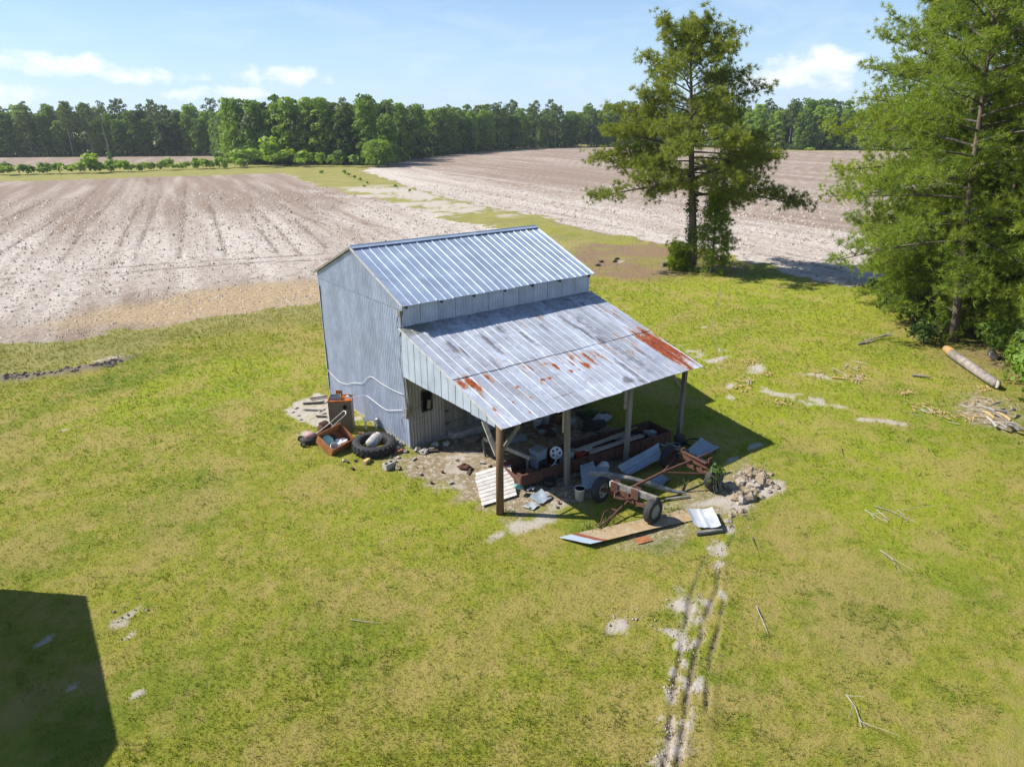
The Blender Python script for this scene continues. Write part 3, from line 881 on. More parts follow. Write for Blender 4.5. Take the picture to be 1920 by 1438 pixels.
# lean-to roof: two courses of sheets
LS = (LT - LB) / LD
lx0, lx1 = -LO, L + LO
wd = (lx1 - lx0) / n
RUSTB = [(.0, -3.25, .16, .30, .9), (.28, -3.3, .17, .40, 1.15), (.34, -3.55, .12, .30, .9), (.88, -3.25, .07, .28, 1.0), (.95, -3.45, .05, .2, .8), (.65, -3.92, .03, .9, .55), (1.43, -3.94, .10, .08, .9), (1.25, -3.9, .05, .06, .7), (2.09, -3.4, .035, .5, .75), (2.43, -3.3, .035, .4, .75),
         (2.6, -3.5, .035, .45, .75), (3.0, -3.31, .10, .05, .7), (3.0, -3.55, .035, .5, .7), (3.21, -3.53, .11, .26, 1.0), (2.37, -3.96, .11, .11, 1.0), (2.62, -3.96, .10, .11, 1.0), (3.51, -3.92, .10, .10, 1.0), (3.8, -3.93, .08, .07, .85),
         (4.55, -3.37, .12, .13, .9), (4.15, -3.25, .05, .25, .6), (4.30, -3.25, .03, .3, .65), (4.20, -3.85, .15, .22, 1.05), (4.54, -3.7, .07, .45, .9), (1.48, -4.53, .10, .10, .75), (.17, -4.59, .06, .16, .85), (.1, -4.87, .05, .12, .8), (.66, -4.4, .03, .6, .7), (3.57, -4.5, .07, .06, .5),
         (7.42, -1.2, .04, .45, .6), (7.55, -1.75, .07, .07, .55), (7.6, -2.1, .04, .2, .5), (7.27, -3.9, .17, 1.5, 1.1), (7.46, -4.3, .12, 1.7, 1.3), (7.70, -3.7, .20, 1.3, 1.4), (7.62, -4.6, .07, .9, .9), (7.86, -4.4, .09, 1.3, .95), (7.4, -5.3, .12, .14, 1.3), (7.93, -3.3, .06, .4, .8)]
for k_ in range(70):
    yy = R.choice([R.uniform(-3.0, -3.6), R.uniform(-3.0, -4.6), R.uniform(-.9, -5.2)])
    RUSTB.append((R.uniform(.2, 7.9), yy, R.uniform(.03, .06), R.uniform(.06, .45), R.uniform(.35, .85)))
GRIMEB = [(.8, -1.57, .11, .6, .9), (1.0, -1.9, .06, .4, .7), (2.07, -1.6, .12, .7, .9), (2.05, -2.15, .10, .5, .8), (5.45, -1.6, .10, .8, .9), (5.55, -2.3, .10, .6, .9), (5.72, -2.9, .16, .3, .95), (3.41, -1.84, .07, .8, .7), (4.89, -5.0, .25, .25, .8), (5.25, -5.2, .18, .2, .7),
          (5.33, -4.54, .12, .9, .6), (7.2, -1.1, .05, .8, .5), (6.55, -3.9, .08, .5, .8), (1.5, -2.8, .1, .5, .5), (4.4, -1.5, .06, .8, .6), (5.98, -1.9, .3, 1.6, .35), (5.95, -4.1, .3, 1.2, .42), (2.9, -1.2, .2, .4, .55), (6.9, -.7, .12, .2, .8)]


def lean_attr(x, y):
    def acc(bs):
        v = -.25
        for bx, by, rx, ry, s_ in bs:
            q = 1 - math.hypot((x - bx) / rx, (y - by) / ry)
            if q > -1:
                v = max(v, min(q * 1.25, .8) * s_ + .16)
        return v
    return {'rust': acc(RUSTB), 'grime': max(acc(GRIMEB), .16 + .30 * max(0, 1 + y / 1.1)), 'moss': .45 * max(0, 1 + y / .8) + (.5 if x < .9 and y > -.55 else 0)}


for i in range(n):
    for course, (ya, yb) in enumerate(((-.01, -3.02), (-2.93, -LD))):
        c_ = math.hypot(1, LS)
        jit = R.uniform(-.03, .03) if course else R.uniform(-.015, .02)
        sag = R.uniform(-.006, .006)
        o = (lx0 + (i + 1) * wd, ya, LT + ya * LS + (.022 if course == 0 else .004) + .005 * (i % 2))
        xw = lx0 + (i + 1) * wd
        ln_ = (ya - yb + jit) * c_
        def fn(u, s_, ya=ya, xw=xw, c_=c_, sag=sag, ln_=ln_, course=course):
            y = ya - s_ / c_
            x = xw - u
            return (sag * math.sin(s_ * 2.2 + x * 1.3) - .02 * math.sin((x - lx0) / (lx1 - lx0) * math.pi * 2.0) * (-y / LD) ** 2 + .01 * vn(np.array([x * 1.7]), np.array([y * 1.3]), 5)[0], lean_attr(x, y))
        prof = []
        pr = vcrimp(wd, .0105, .7)
        for (ua, ha), (ub, hb) in zip(pr[:-1], pr[1:]):
            prof.append((ua, ha))
            if ub - ua > .12:
                prof += [(ua + (ub - ua) * q, ha + (hb - ha) * q) for q in (.25, .5, .75)]
        prof.append(pr[-1])
        sheet('lean_to_sheet', LEAN, barn, o, (-1, 0, 0), (0, -1, -LS), prof, ln_, 30 if course == 0 else 26, fn)
# bottom and rake frame of the lean-to
lz = lambda y: LT + y * LS
PX = (-.09, 2.35, 4.91, 7.60)
PY = (-5.12, -5.12, -5.05, -4.92)
MB().beam((-.1, -5.06, lz(-5.06) - .16), (L + .1, -5.0, lz(-5.0) - .16), .05, .17).build('eave_beam', WOOD, barn)
for y in (-.06, -1.2, -2.4, -3.6, -4.75):
    MB().beam((lx0 + .08, y, lz(y) - .035), (lx1 - .06, y, lz(y) - .035), .09, .045).build('purlin', WOOD, barn)
for x in (-.05, 1.2, 2.35, 3.65, 4.91, 6.25, 7.6):
    MB().beam((x, -.02, lz(0) - .12), (x, -5.15, lz(-5.15) - .12), .05, .12).build('rafter', WOOD, barn)
# skirt closing the near gable of the lean-to
ns = 13
for i in range(ns):
    ya, yb = -.02 - i * (4.95 / ns), -.02 - (i + 1) * (4.95 / ns) + .026
    z0 = 2.545 + R.uniform(-.012, .012) - (.02 if i > 9 else 0)
    x = -.095 - .003 * (i % 2)
    za, zb = lz(ya) - .015, lz(yb) - .015
    vs = [(x, ya, z0), (x, yb, z0), (x, yb, max(zb, z0 + .02)), (x, ya, max(za, z0 + .02))]
    vs += [(q[0] + .012, q[1], q[2]) for q in vs]
    MB().add(vs, [(0, 1, 2, 3), (7, 6, 5, 4), (0, 4, 5, 1), (1, 5, 6, 2), (2, 6, 7, 3), (3, 7, 4, 0)]).build('skirt_sheet', SKIRT, barn)
wall_back = MB().add([(-.075, -.02, 2.56), (-.075, -4.93, 2.56), (-.075, -4.93, lz(-4.93) - .03), (-.075, -.02, lz(0) - .03)], [(0, 1, 2, 3)]).build('skirt_backing', WOODD, barn)
MB().beam((-.05, -.04, 2.58), (-.05, -4.95, 2.56), .04, .07).build('skirt_rail', WOOD, barn)
MB().beam((lx0 - .005, -.02, lz(0) + .005), (lx0 - .005, -LD, LB + .005), .02, .06).build('rake_trim', TRIM, barn)
# posts and braces
for k, (x, y) in enumerate(zip(PX, PY)):
    if k == 0:
        p = MB().tube([(x - .02, y - .02, -.1), (x, y, 1.2), (x + .02, y + .0, lz(y) - .06)], [.112, .106, .1], 14).build('post', WOODB, barn, True)
        p['label'] = 'round brown front corner post'
    else:
        MB().beam((x + R.uniform(-.02, .02), y, -.1), (x + (-.05, .04, .05)[k - 1], y, lz(y) - .07), .13, .13).build('post', WOOD, barn)
MB().beam((-.09, -5.08, 1.72), (.62, -5.06, 2.42), .04, .13).build('brace', WOOD, barn)
MB().beam((-.10, -5.02, 1.72), (-.10, -4.42, 2.52), .04, .13, (1, 0, 0)).build('brace', WOODP, barn)
MB().beam((7.6, -4.86, 1.8), (7.02, -4.9, 2.42), .04, .12).build('brace', WOOD, barn)
MB().beam((2.26, -5.05, 1.75), (2.26, -5.05, 2.5), .05, .1).build('brace', WOODP, barn)
MB().beam((4.83, -4.98, 1.8), (4.83, -4.98, 2.5), .05, .1).build('brace', WOODP, barn)
# conduit and wires at the near corner
cw = MB()
cw.tube([(-.05, .02, 4.7), (-.06, -.03, 4.2), (-.09, .0, 3.9), (-.05, -.06, 3.2), (-.07, .02, 2.4), (-.06, -.05, 1.5), (-.03, -.06, 1.2)], .022, 6)
cw.tube([(-.04, .05, 4.6), (-.12, .1, 4.45), (-.2, .02, 4.2), (-.1, -.05, 4.05), (-.14, .06, 3.8)], .014, 5)
cw.tube([(-.06, -.1, 2.6), (-.04, -.15, 1.9), (.02, -.1, 1.45), (.1, -.06, 1.25)], .02, 6)
cw.tube([(0, -.06, 1.5), (.2, -.08, 1.38), (.42, -.05, 1.45), (.52, -.06, 1.6)], .009, 5)
cw.tube([(.0, -.06, 1.25), (.3, -.07, 1.0), (.55, -.06, 1.05), (.7, -.05, 1.2)], .007, 5)
cw.box((-.05, -.02, 1.35), (.12, .14, .22)).box((-.06, .02, 4.62), (.1, .16, .14)).box((-.07, -.02, 1.16), (.1, .1, .1))
cw.build('service_wiring', WOOD, barn)
MB().tube([(-.03, .12, 3.7), (-.03, .3, 3.0), (-.03, .08, 2.0), (-.03, .1, 1.2), (-.03, .45, .9), (-.03, .3, .5)], .006, 4).build('thin_wire', BLKCABLE, barn)
MB().tube([(-.03, W - .08, 4.4), (-.03, W - .05, 2.5), (-.05, W - .1, 1.2), (-.03, W - .05, .2)], .02, 5).build('drop_wire', BLKCABLE, barn)


def cable(pts, r, label):
    # smooth catenary through points
    q = [Vector(p) for p in pts]
    out = []
    for i in range(len(q) - 1):
        p0, p1, p2, p3 = q[max(i - 1, 0)], q[i], q[i + 1], q[min(i + 2, len(q) - 1)]
        for k in range(6):
            s_ = k / 6
            out.append(0.5 * ((2 * p1) + (p2 - p0) * s_ + (2 * p0 - 5 * p1 + 4 * p2 - p3) * s_ ** 2 + (3 * p1 - p0 - 3 * p2 + p3) * s_ ** 3))
    out.append(q[-1])
    return tag(MB().tube(out, r, 6).build('cable', CABLE, None, True), label, 'cable')


cable([(-.05, 6.33, 1.05), (-.05, 5.8, .93), (-.06, 5.2, .86), (-.06, 4.6, .95), (-.06, 4.09, 1.14), (-.06, 3.6, 1.28), (-.06, 3.16, 1.41), (-.06, 2.5, 1.84), (-.06, 1.6, 1.82), (-.06, .8, 1.83), (-.06, .15, 1.89)], .011, 'upper white cable sagging across the grey gable wall')
cable([(-.9, 2.6, 1.2), (-.5, 2.7, 1.15), (-.1, 2.92, 1.02), (-.06, 2.4, .97), (-.06, 1.87, .93), (-.06, 1.5, .93), (-.06, 1.19, .99), (-.06, .28, 1.31)], .011, 'lower white cable looping from the rusty cabinet to the barn corner')

# the house beyond the lower left edge of the picture, seen by its shadow only
def wall_prism(name, pts, z0, z1, m, parent=None):
    n_ = len(pts)
    vs = [(x, y, z0) for x, y in pts] + [(x, y, z1) for x, y in pts]
    return MB().add(vs, [tuple(range(n_ - 1, -1, -1)), tuple(range(n_, 2 * n_))] + [(i, (i + 1) % n_, n_ + (i + 1) % n_, n_ + i) for i in range(n_)]).build(name, m, parent)


hp = [(-12.55, .55), (-12.71, -4.51), (-13.3, -5.26), (-19, -5.26), (-22.5, 4.1)]
h_ = kind(wall_prism('house', hp, 0, 3.86, WHITEB), 'structure')
rp = wall_prism('house_roof', hp, 3.86, 4.0, WOODD, h_)

# ------------------------------------------------------------------ trees
def unit(v):
    return v / (np.linalg.norm(v, axis=-1, keepdims=True) + 1e-9)


class Tree:
    def __init__(s, seed):
        s.g = np.random.RandomState(seed)
        s.wood = MB()
        s.tp, s.td, s.ts, s.tt = [], [], [], []
    def tuft(s, p, d, size=1.0, tint=.5):
        s.tp.append(p); s.td.append(d); s.ts.append(size); s.tt.append(tint)
    def branch(s, p0, az, L, el, droop, r0, dens, tsz, inner=.42, sub=True, tint=.5):
        g = s.g
        n = max(5, int(L * 1.6))
        pts = [np.array(p0, float)]
        a, e = az, el
        for i in range(n):
            q = (i + 1) / n
            e2 = el - droop * q + .35 * max(0, q - .7)
            a += g.uniform(-.16, .16)
            st = L / n
            pts.append(pts[-1] + st * np.array([math.cos(a) * math.cos(e2), math.sin(a) * math.cos(e2), math.sin(e2)]))
        s.wood.tube([tuple(q) for q in pts], [max(.012, r0 * (1 - .85 * i / n)) for i in range(n + 1)], 5, False)
        P = np.array(pts)
        def at(q):
            k = min(int(q * n), n - 1)
            return P[k] + (P[k + 1] - P[k]) * (q * n - k)
        ns = max(4, int(L * 2.35 * dens))
        for k in range(ns):
            q = inner * .6 + (1 - inner * .6) * (k + g.rand()) / ns
            base = at(q)
            side = 1 if k % 2 else -1
            kk = min(int(q * n), n - 1)
            d0 = unit(P[kk + 1] - P[kk])
            aa = math.atan2(d0[1], d0[0]) + side * g.uniform(.4, 1.2)
            ll = (.5 + .27 * L * (1.05 - q)) * g.uniform(.5, 1.25)
            ll = min(ll, 2.0)
            ee = g.uniform(-.4, .85) + .3 * el
            d = np.array([math.cos(aa) * math.cos(ee), math.sin(aa) * math.cos(ee), math.sin(ee)])
            end = base + d * ll
            s.wood.tube([tuple(base), tuple(base + d * ll * .5 + [0, 0, .03]), tuple(end)], [.018 + .003 * L, .013, .008], 3, False)
            nt = max(6, int((ll + .5) * 6.4 * dens))
            ct = np.clip(tint + g.uniform(-.3, .3), 0, 1)
            sp = .20 * tsz * g.uniform(.8, 1.25)
            for m_ in range(nt):
                qq = 1.05 - .62 * g.rand() ** 1.5
                off = g.normal(0, sp, 3) * [1, 1, .75]
                s.tuft(base + d * ll * qq + off, unit(d * .45 + off * 2.2 + np.array([0, 0, .4]) + g.normal(0, .3, 3)), tsz * g.uniform(.75, 1.25), np.clip(ct + g.uniform(-.2, .2), 0, 1))
        for k in range(int(3 + L)):
            q = g.uniform(.8, 1.0)
            s.tuft(at(q) + g.normal(0, .1, 3), unit(P[-1] - P[-2] + g.normal(0, .5, 3) + [0, 0, .3]), tsz, np.clip(tint + g.uniform(-.2, .2), 0, 1))
    def needles(s, nn=14, length=.27, width=.017):
        g = s.g
        P, D, S, T = np.array(s.tp), np.array(s.td), np.array(s.ts), np.array(s.tt)
        n = len(P)
        d = unit(D[:, None, :] * .75 + unit(g.normal(0, 1, (n, nn, 3))) * .85)
        l = length * S[:, None, None] * (.65 + .6 * g.rand(n, nn, 1))
        sd = unit(np.cross(d, g.normal(0, 1, (n, nn, 3)))) * width * S[:, None, None]
        b = P[:, None, :] + d * .03
        V = np.stack([b - sd, b + sd, b + d * l], 2).reshape(-1, 3)
        return V, np.arange(len(V)).reshape(-1, 3), np.clip(np.repeat(T, nn) + g.uniform(-.12, .12, n * nn), 0, 1)


def pine_meshes(seed, H, clear, prof, nbr, r0, dens=1.0, tsz=1.0, lean=(0, 0), nn=14, length=.27, width=.017, extra=None, top=True, dead=0, vary=(.7, 1.08), inn=None):
    T = Tree(seed)
    g = T.g
    npt = 12
    tr = []
    wx, wy = 0.0, 0.0
    for i in range(npt + 1):
        q = i / npt
        wx += g.uniform(-.05, .05) * H / 18
        wy += g.uniform(-.05, .05) * H / 18
        tr.append((lean[0] * q + wx, lean[1] * q + wy, q * H - (.25 if i == 0 else 0)))
    trunk = MB().tube(tr, [r0 * (1.25 if i == 0 else (1 - .88 * (i / npt) ** 1.1)) for i in range(npt + 1)], 10)
    tp = np.array(tr)
    def tat(q):
        k = min(int(q * npt), npt - 1)
        return tp[k] + (tp[k + 1] - tp[k]) * (q * npt - k)
    az = g.uniform(0, 6.28)
    for i in range(nbr):
        q = clear + (1 - clear) * ((i + g.rand() * .8) / nbr) ** .92
        az += 2.4 + g.uniform(-.5, .5)
        rel = (q - clear) / (1 - clear)
        Lb = prof(rel) * g.uniform(*vary)
        el = -.05 + .95 * rel ** 1.4 + g.uniform(-.12, .12)
        T.branch(tat(min(q, .985)), az, Lb, el, .28 * (1 - rel) + .05, .015 + .011 * Lb, dens, tsz, inn or (.34 if rel > .5 else .45), tint=.35 + .35 * g.rand())
    if top:
        for k in range(6):
            T.branch(tat(.965), az + k * 1.05, .9 * tsz, 1.0, 0, .02, dens, tsz, .15, tint=.5)
    for k in range(dead):
        q = clear * g.uniform(.25, 1.05)
        az += 2.1
        p0 = tat(q)
        e = g.uniform(-.1, .35)
        l = g.uniform(.7, 2.2)
        d = np.array([math.cos(az) * math.cos(e), math.sin(az) * math.cos(e), math.sin(e)])
        T.wood.tube([tuple(p0), tuple(p0 + d * l * .6), tuple(p0 + d * l + [0, 0, -.1])], [.035, .022, .01], 4, False)
    for b in (extra or []):
        T.branch(*b)
    V, F, tint = T.needles(nn, length, width)
    return trunk, T.wood, (V, F, tint)


def put_mb(mb, name, m, parent, smooth=True):
    me = bpy.data.meshes.new(name)
    me.from_pydata(mb.v, [], mb.f)
    me.update()
    if smooth:
        me.polygons.foreach_set('use_smooth', [True] * len(me.polygons))
    return link(name, me, m, parent)


def pine(label, loc, group=None, needle=PINEN, bark=BARK, limb=BARKG, **kw):
    t_ = thing('pine_tree', label, 'pine tree', loc, 0, group)
    tr, wd_, (V, F, ti) = pine_meshes(**kw)
    put_mb(tr, 'trunk', bark, t_)
    put_mb(wd_, 'limbs', limb, t_)
    link('crown', np_mesh('crown', V, F, ti), needle, t_)
    return t_


def leaves(seed, lobes, per, size, up=.25, shell=.32, tint0=.5):
    """leaf faces over the surface of overlapping lobes (cx,cy,cz,r)"""
    g = np.random.RandomState(seed)
    Vs, ts = [], []
    for (cx, cy, cz, r) in lobes:
        n = max(6, int(per * r * r))
        d = unit(g.normal(0, 1, (n, 3)))
        d[:, 2] = np.where(d[:, 2] < -.35, -d[:, 2], d[:, 2])
        rad_ = r * (1 - shell * g.rand(n, 1) ** 1.5) * (1 + .22 * (vn(d[:, :1] * 2.2 + cx, d[:, 1:2] * 2.2 + cz + d[:, 2:3], seed) - .5) * 2)
        p = np.array([cx, cy, cz]) + d * rad_ * np.array([1, 1, .92])
        nm = unit(d + g.normal(0, .55, (n, 3)) + [0, 0, up])
        a = unit(np.cross(nm, g.normal(0, 1, (n, 3))))
        b = np.cross(nm, a)
        s_ = size * (.6 + .8 * g.rand(n, 1))
        q = np.stack([p - a * s_ - b * s_ * .35, p + a * s_ * .2 - b * s_ * .7, p + a * s_ + b * s_ * .3, p - a * s_ * .1 + b * s_ * .75], 1)
        Vs.append(q.reshape(-1, 3))
        ts.append(np.clip(tint0 + g.uniform(-.28, .28) + g.uniform(-.2, .2, n), 0, 1))
    V = np.concatenate(Vs)
    return V, np.arange(len(V)).reshape(-1, 4), np.concatenate(ts)


# --- the lone pine
GROUND_Z = 0.0
LP = Vector((31.35, 13.75, 0))
def lp_prof(q):
    return float(np.interp(q, [0, .06, .2, .32, .45, .6, .75, .88, 1], [4.4, 5.4, 5.9, 5.3, 4.6, 4.2, 3.7, 3.0, 1.3]))
cr, cf = Vector((math.sin(YAW), -math.cos(YAW))), Vector((math.cos(YAW), math.sin(YAW)))
azr = math.atan2(cr.y, cr.x)
ex = [((0, 0, 5.3), azr - .1, 7.9, .12, .40, .12, 1.5, 1.15, .38, True, .35), ((0, 0, 6.3), azr + .15, 5.6, .55, .55, .15, 1.3, 1.15, .5, True, .55), ((0, 0, 5.9), azr + 3.1, 7.3, .10, .42, .12, 1.3, 1.15, .35, True, .4),
      ((0, 0, 6.8), azr + 2.85, 7.0, .28, .30, .12, 1.6, 1.15, .4, True, .6), ((0, 0, 7.0), azr - .25, 6.2, .3, .3, .12, 1.15, 1.15, .4, True, .65), ((0, 0, 5.6), azr - 1.6, 3.6, .35, .2, .10, 1.3, 1.15, .3, True, .75),
      ((0, 0, 6.6), azr - 2.3, 5.2, .25, .35, .10, 1.1, 1.15, .3, True, .5), ((0, 0, 8.2), azr + 3.25, 6.6, .35, .25, .11, 1.15, 1.15, .38, True, .5), ((0, 0, 10.6), azr + .1, 5.6, .55, .45, .10, 1.1, 1.1, .4, True, .35), ((0, 0, 9.6), azr + 2.95, 6.0, .45, .4, .10, 1.1, 1.1, .4, True, .5)]
ex = [((-1.0 * b[0][2] / 15.4, .8 * b[0][2] / 15.4, b[0][2]),) + b[1:] for b in ex]
lp = pine('tall lone pine with an ivy-clad foot standing at the edge of the ploughed field', LP, seed=21, H=15.4, clear=.36, prof=lp_prof, nbr=50, r0=.33, dens=1.3, tsz=1.25, lean=(-1.0, .8), nn=22, length=.235, width=.0150, vary=(.6, 1.12), inn=.62, extra=ex)
g = np.random.RandomState(5)
V, F, ti = leaves(31, [(-.06 * z + .06 * math.sin(z * 2.1), .048 * z + .05 * math.cos(z * 1.7), z, (.50 if z > 2.2 else .40) + .09 * math.sin(z * 3.3)) for z in np.arange(.8, 6.3, .36)], 420, .075)
link('ivy', np_mesh('ivy', V, F, ti), IVY, lp)
# young pine at its foot
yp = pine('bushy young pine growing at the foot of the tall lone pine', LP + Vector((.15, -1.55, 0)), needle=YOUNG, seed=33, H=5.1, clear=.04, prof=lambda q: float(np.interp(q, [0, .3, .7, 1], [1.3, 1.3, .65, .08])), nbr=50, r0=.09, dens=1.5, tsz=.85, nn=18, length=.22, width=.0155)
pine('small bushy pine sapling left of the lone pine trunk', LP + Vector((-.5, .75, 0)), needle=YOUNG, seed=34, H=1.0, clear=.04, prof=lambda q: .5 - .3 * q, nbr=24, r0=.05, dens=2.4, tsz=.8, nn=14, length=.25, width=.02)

# --- pines along the right edge
prof_a = lambda q: float(np.interp(q, [0, .1, .35, .6, .85, 1], [4.2, 5.6, 5.4, 4.4, 2.8, .8]))
prof_b = lambda q: float(np.interp(q, [0, .15, .5, .8, 1], [3.6, 4.6, 4.0, 2.6, .7]))
kw = dict(needle=PINEL, nn=21, length=.235, width=.0120)
pa = pine('large pine with low sweeping limbs nearest the sawn log', (26.92, -5.75, 0), seed=51, H=18.0, clear=.18, prof=prof_a, nbr=68, r0=.19, dens=1.25, lean=(-1.5, 1.1), tsz=1.0, dead=5, **kw)
pb = pine('slim pine with a bare lower trunk just behind the sawn log', (28.97, -6.2, 0), seed=52, H=16.5, clear=.24, prof=prof_b, nbr=52, r0=.14, dens=1.2, tsz=1.0, dead=9, **kw)
pc = pine('tall pine with a dark lower trunk at the far end of the right pines', (34.6, -2.6, 0), seed=53, H=21.0, clear=.22, prof=lambda q: prof_a(q) * 1.12 + .9 * math.sin(q * 3.1), nbr=70, r0=.27, dens=1.1, tsz=1.0, lean=(.9, .2), dead=6, **kw)
pd = pine('pale-barked pine with a broken-limbed trunk deep among the right pines', (33.4, -7.0, 0), seed=54, H=19.5, clear=.40, prof=prof_b, nbr=50, r0=.22, dens=1.05, tsz=1.0, lean=(.5, .6), dead=16, bark=BARKL, **kw)
pe = dup(pa, (24.5, -12.4, 0), 2.9, 1.02, 'big pine overhanging the brush heap at the right edge')
pf = dup(pc, (40.5, -6.5, 0), 2.1, 1.05, 'tall pine at the back of the right pines against the far field')
pg = dup(pa, (30.8, -11.2, 0), 1.3, 1.08, 'shaded pine in the middle of the right pines behind the shrubs')
ph = dup(pb, (37.0, -10.5, 0), 4.0, 1.1, 'slender pine in the back row of the right pines')
pi_ = dup(pd, (29.5, -16.5, 0), 2.6, .98, 'pine standing beyond the right edge of the picture')
pj = pine('low young pine pushing out over the lawn corner left of the right pines', (33.2, -1.2, 0), seed=57, H=5.5, clear=.06, prof=lambda q: float(np.interp(q, [0, .3, .7, 1], [2.9, 3.1, 1.9, .4])), nbr=54, r0=.10, dens=1.5, tsz=1.0, **kw)
pk = pine('medium pine with level boughs at the left front of the right pines', (31.5, -2.6, 0), seed=58, H=18.5, clear=.16, prof=lambda q: float(np.interp(q, [0, .2, .45, .65, .85, 1], [5.4, 6.4, 6.0, 5.0, 3.2, .8])), nbr=66, r0=.18, dens=1.2, tsz=1.0, **kw)

ps = pine('young pine filling the gap above the round shrub', (28.6, -4.3, 0), seed=59, H=7.0, clear=.10, prof=lambda q: float(np.interp(q, [0, .3, .7, 1], [2.2, 2.5, 1.6, .3])), nbr=48, r0=.08, dens=1.6, tsz=1.0, **kw)
dup(ps, (29.2, -7.9, 0), 1.9, 1.15, 'young pine in the shade behind the slim pine')
dup(ps, (25.8, -10.4, 0), 3.3, 1.0, 'young pine behind the broad bright-edged shrub')
dup(ps, (33.8, -6.3, 0), 4.4, 1.3, 'young pine beside the pale-barked pine')
dup(pj, (36.2, -2.0, 0), 2.2, 1.15, 'low bushy pine at the far left back of the right pines')


# --- shrubs under the right pines
def shrub(label, loc, rx, h, seed, m=LEAFD, size=.11, per=240, group=None, name='shrub'):
    t_ = thing(name, label, 'shrub', loc, 0, group)
    g = np.random.RandomState(seed)
    lobes = []
    for k in range(11):
        a, q = g.uniform(0, 6.28), g.rand() ** .6
        r = rx * g.uniform(.28, .5)
        lobes.append((math.cos(a) * q * (rx - r * .6), math.sin(a) * q * (rx - r * .6), g.uniform(.25, 1) * (h - r) if h > r else h * .5, r))
    V, F, ti = leaves(seed, lobes, per, size)
    link('foliage', np_mesh('foliage', V, F, ti), m, t_)
    mb = MB()
    for k in range(6):
        a = g.uniform(0, 6.28)
        mb.tube([(0, 0, -.05), (math.cos(a) * rx * .3, math.sin(a) * rx * .3, h * .5), (math.cos(a) * rx * .6, math.sin(a) * rx * .6, h * .8)], [.03, .02, .01], 4, False)
    put_mb(mb, 'stems', BARKG, t_)
    return t_


shrub('dark green shrub bulging over the lawn at the left end of the right pines', (32.2, .2, 0), 1.5, 1.9, 61)
shrub('dark shrub between the lawn corner shrub and the large pine', (30.4, -2.0, 0), 1.5, 1.8, 62)
shrub('deep shaded shrub behind the round grey-green shrub', (28.6, -3.2, 0), 1.5, 2.0, 63)
shrub('round grey-green shrub left of the sawn log end', (25.6, -5.0, 0), 1.05, 1.35, 64, m=LEAFD, size=.07, per=420)
shrub('leafy green shrub right of the sawn log', (25.9, -8.4, 0), 1.4, 2.0, 65, m=LEAFM)
shrub('broad bright-edged shrub above the brush heap', (22.4, -10.6, 0), 1.7, 2.2, 66, m=LEAFM)
shrub('dark shrub at the right edge behind the brush heap', (20.6, -12.0, 0), 1.4, 1.7, 67)
shrub('tall shaded shrub far back under the right pines', (33.5, -4.5, 0), 1.6, 2.4, 68)
shrub('shrub under the back pines near the pale-barked pine', (29.8, -8.8, 0), 1.5, 2.1, 69)
shrub('leafy shrub behind the trunk of the large pine', (28.0, -4.9, 0), 1.1, 1.5, 73, m=LEAFM)
shrub('low shrub beside the slim pine trunk', (27.6, -7.4, 0), .9, 1.1, 70, m=LEAFM)
shrub('dense shrub in the deep shade by the back pines', (36.8, -4.0, 0), 1.9, 2.6, 71)
shrub('young oak-leaved shrub next to the brush heap top', (24.0, -9.6, 0), .9, 2.6, 72, m=LEAFM)

# --- wood beyond the fields
def broad_proto(seed, H, rw, m=LEAFM, low=.08, size=.36, per=30, shape=0):
    g = np.random.RandomState(seed)
    lobes = []
    n = 36
    for k in range(n):
        q = low + (1 - low) * (k + .5) / n
        env = rw * (math.sin(math.pi * min(1, (q * .80 + .14))) ** .55 if shape == 0 else (1.12 - q) ** .4)
        r = rw * g.uniform(.28, .44) * (1.0 if q < .8 else .85)
        a = k * 2.4 + g.uniform(-.4, .4)
        d = max(0, env - r * .5) * g.uniform(.55, 1)
        lobes.append((math.cos(a) * d, math.sin(a) * d, min(q * H, H - r * .8), r))
    lobes.append((0, 0, H * .8, rw * .5))
    V, F, ti = leaves(seed, lobes, per, size)
    crown = np_mesh('crown', V, F, ti)
    crown.materials.append(m)
    mb = MB().tube([(0, 0, -.3), (.1, 0, H * .4), (0, .1, H * .85)], [.24, .17, .05], 6)
    for k in range(5):
        a, z = g.uniform(0, 6.28), H * g.uniform(.25, .6)
        mb.tube([(0, 0, z), (math.cos(a) * rw * .6, math.sin(a) * rw * .6, z + rw * .5)], [.09, .03], 4, False)
    tr = bpy.data.meshes.new('trunk')
    tr.from_pydata(mb.v, [], mb.f)
    tr.materials.append(BARKG)
    return crown, tr


def far_pine_proto(seed, H):
    g = np.random.RandomState(seed)
    lobes = []
    for k in range(20):
        q = .46 + .50 * k / 20
        r = g.uniform(.95, 1.5) * (1.25 - q * .4)
        a = k * 2.4
        d = 2.9 * math.sin(min(1, (1.06 - q) * 2.3) * 1.57) * g.uniform(.3, 1)
        lobes.append((math.cos(a) * d, math.sin(a) * d, q * H, r))
    V, F, ti = leaves(seed, lobes, 36, .30, up=.1, shell=.5)
    crown = np_mesh('crown', V, F, ti)
    crown.materials.append(PINEF)
    mb = MB().tube([(0, 0, -.3), (.12, .05, H * .5), (0, 0, H * .97)], [.24, .18, .05], 6)
    tr = bpy.data.meshes.new('trunk')
    tr.from_pydata(mb.v, [], mb.f)
    tr.materials.append(BARKL)
    return crown, tr


BP = [broad_proto(100 + i, m=(LEAFM, LEAFM, LEAFB, LEAFM, LEAFD, LEAFM, LEAFM, LEAFB)[i], H=15.5 + 1.1 * (i % 4), rw=3.9 + .5 * (i % 3), shape=i % 2) for i in range(8)]
PP = [far_pine_proto(200 + i, 18 + i * .8) for i in range(4)]


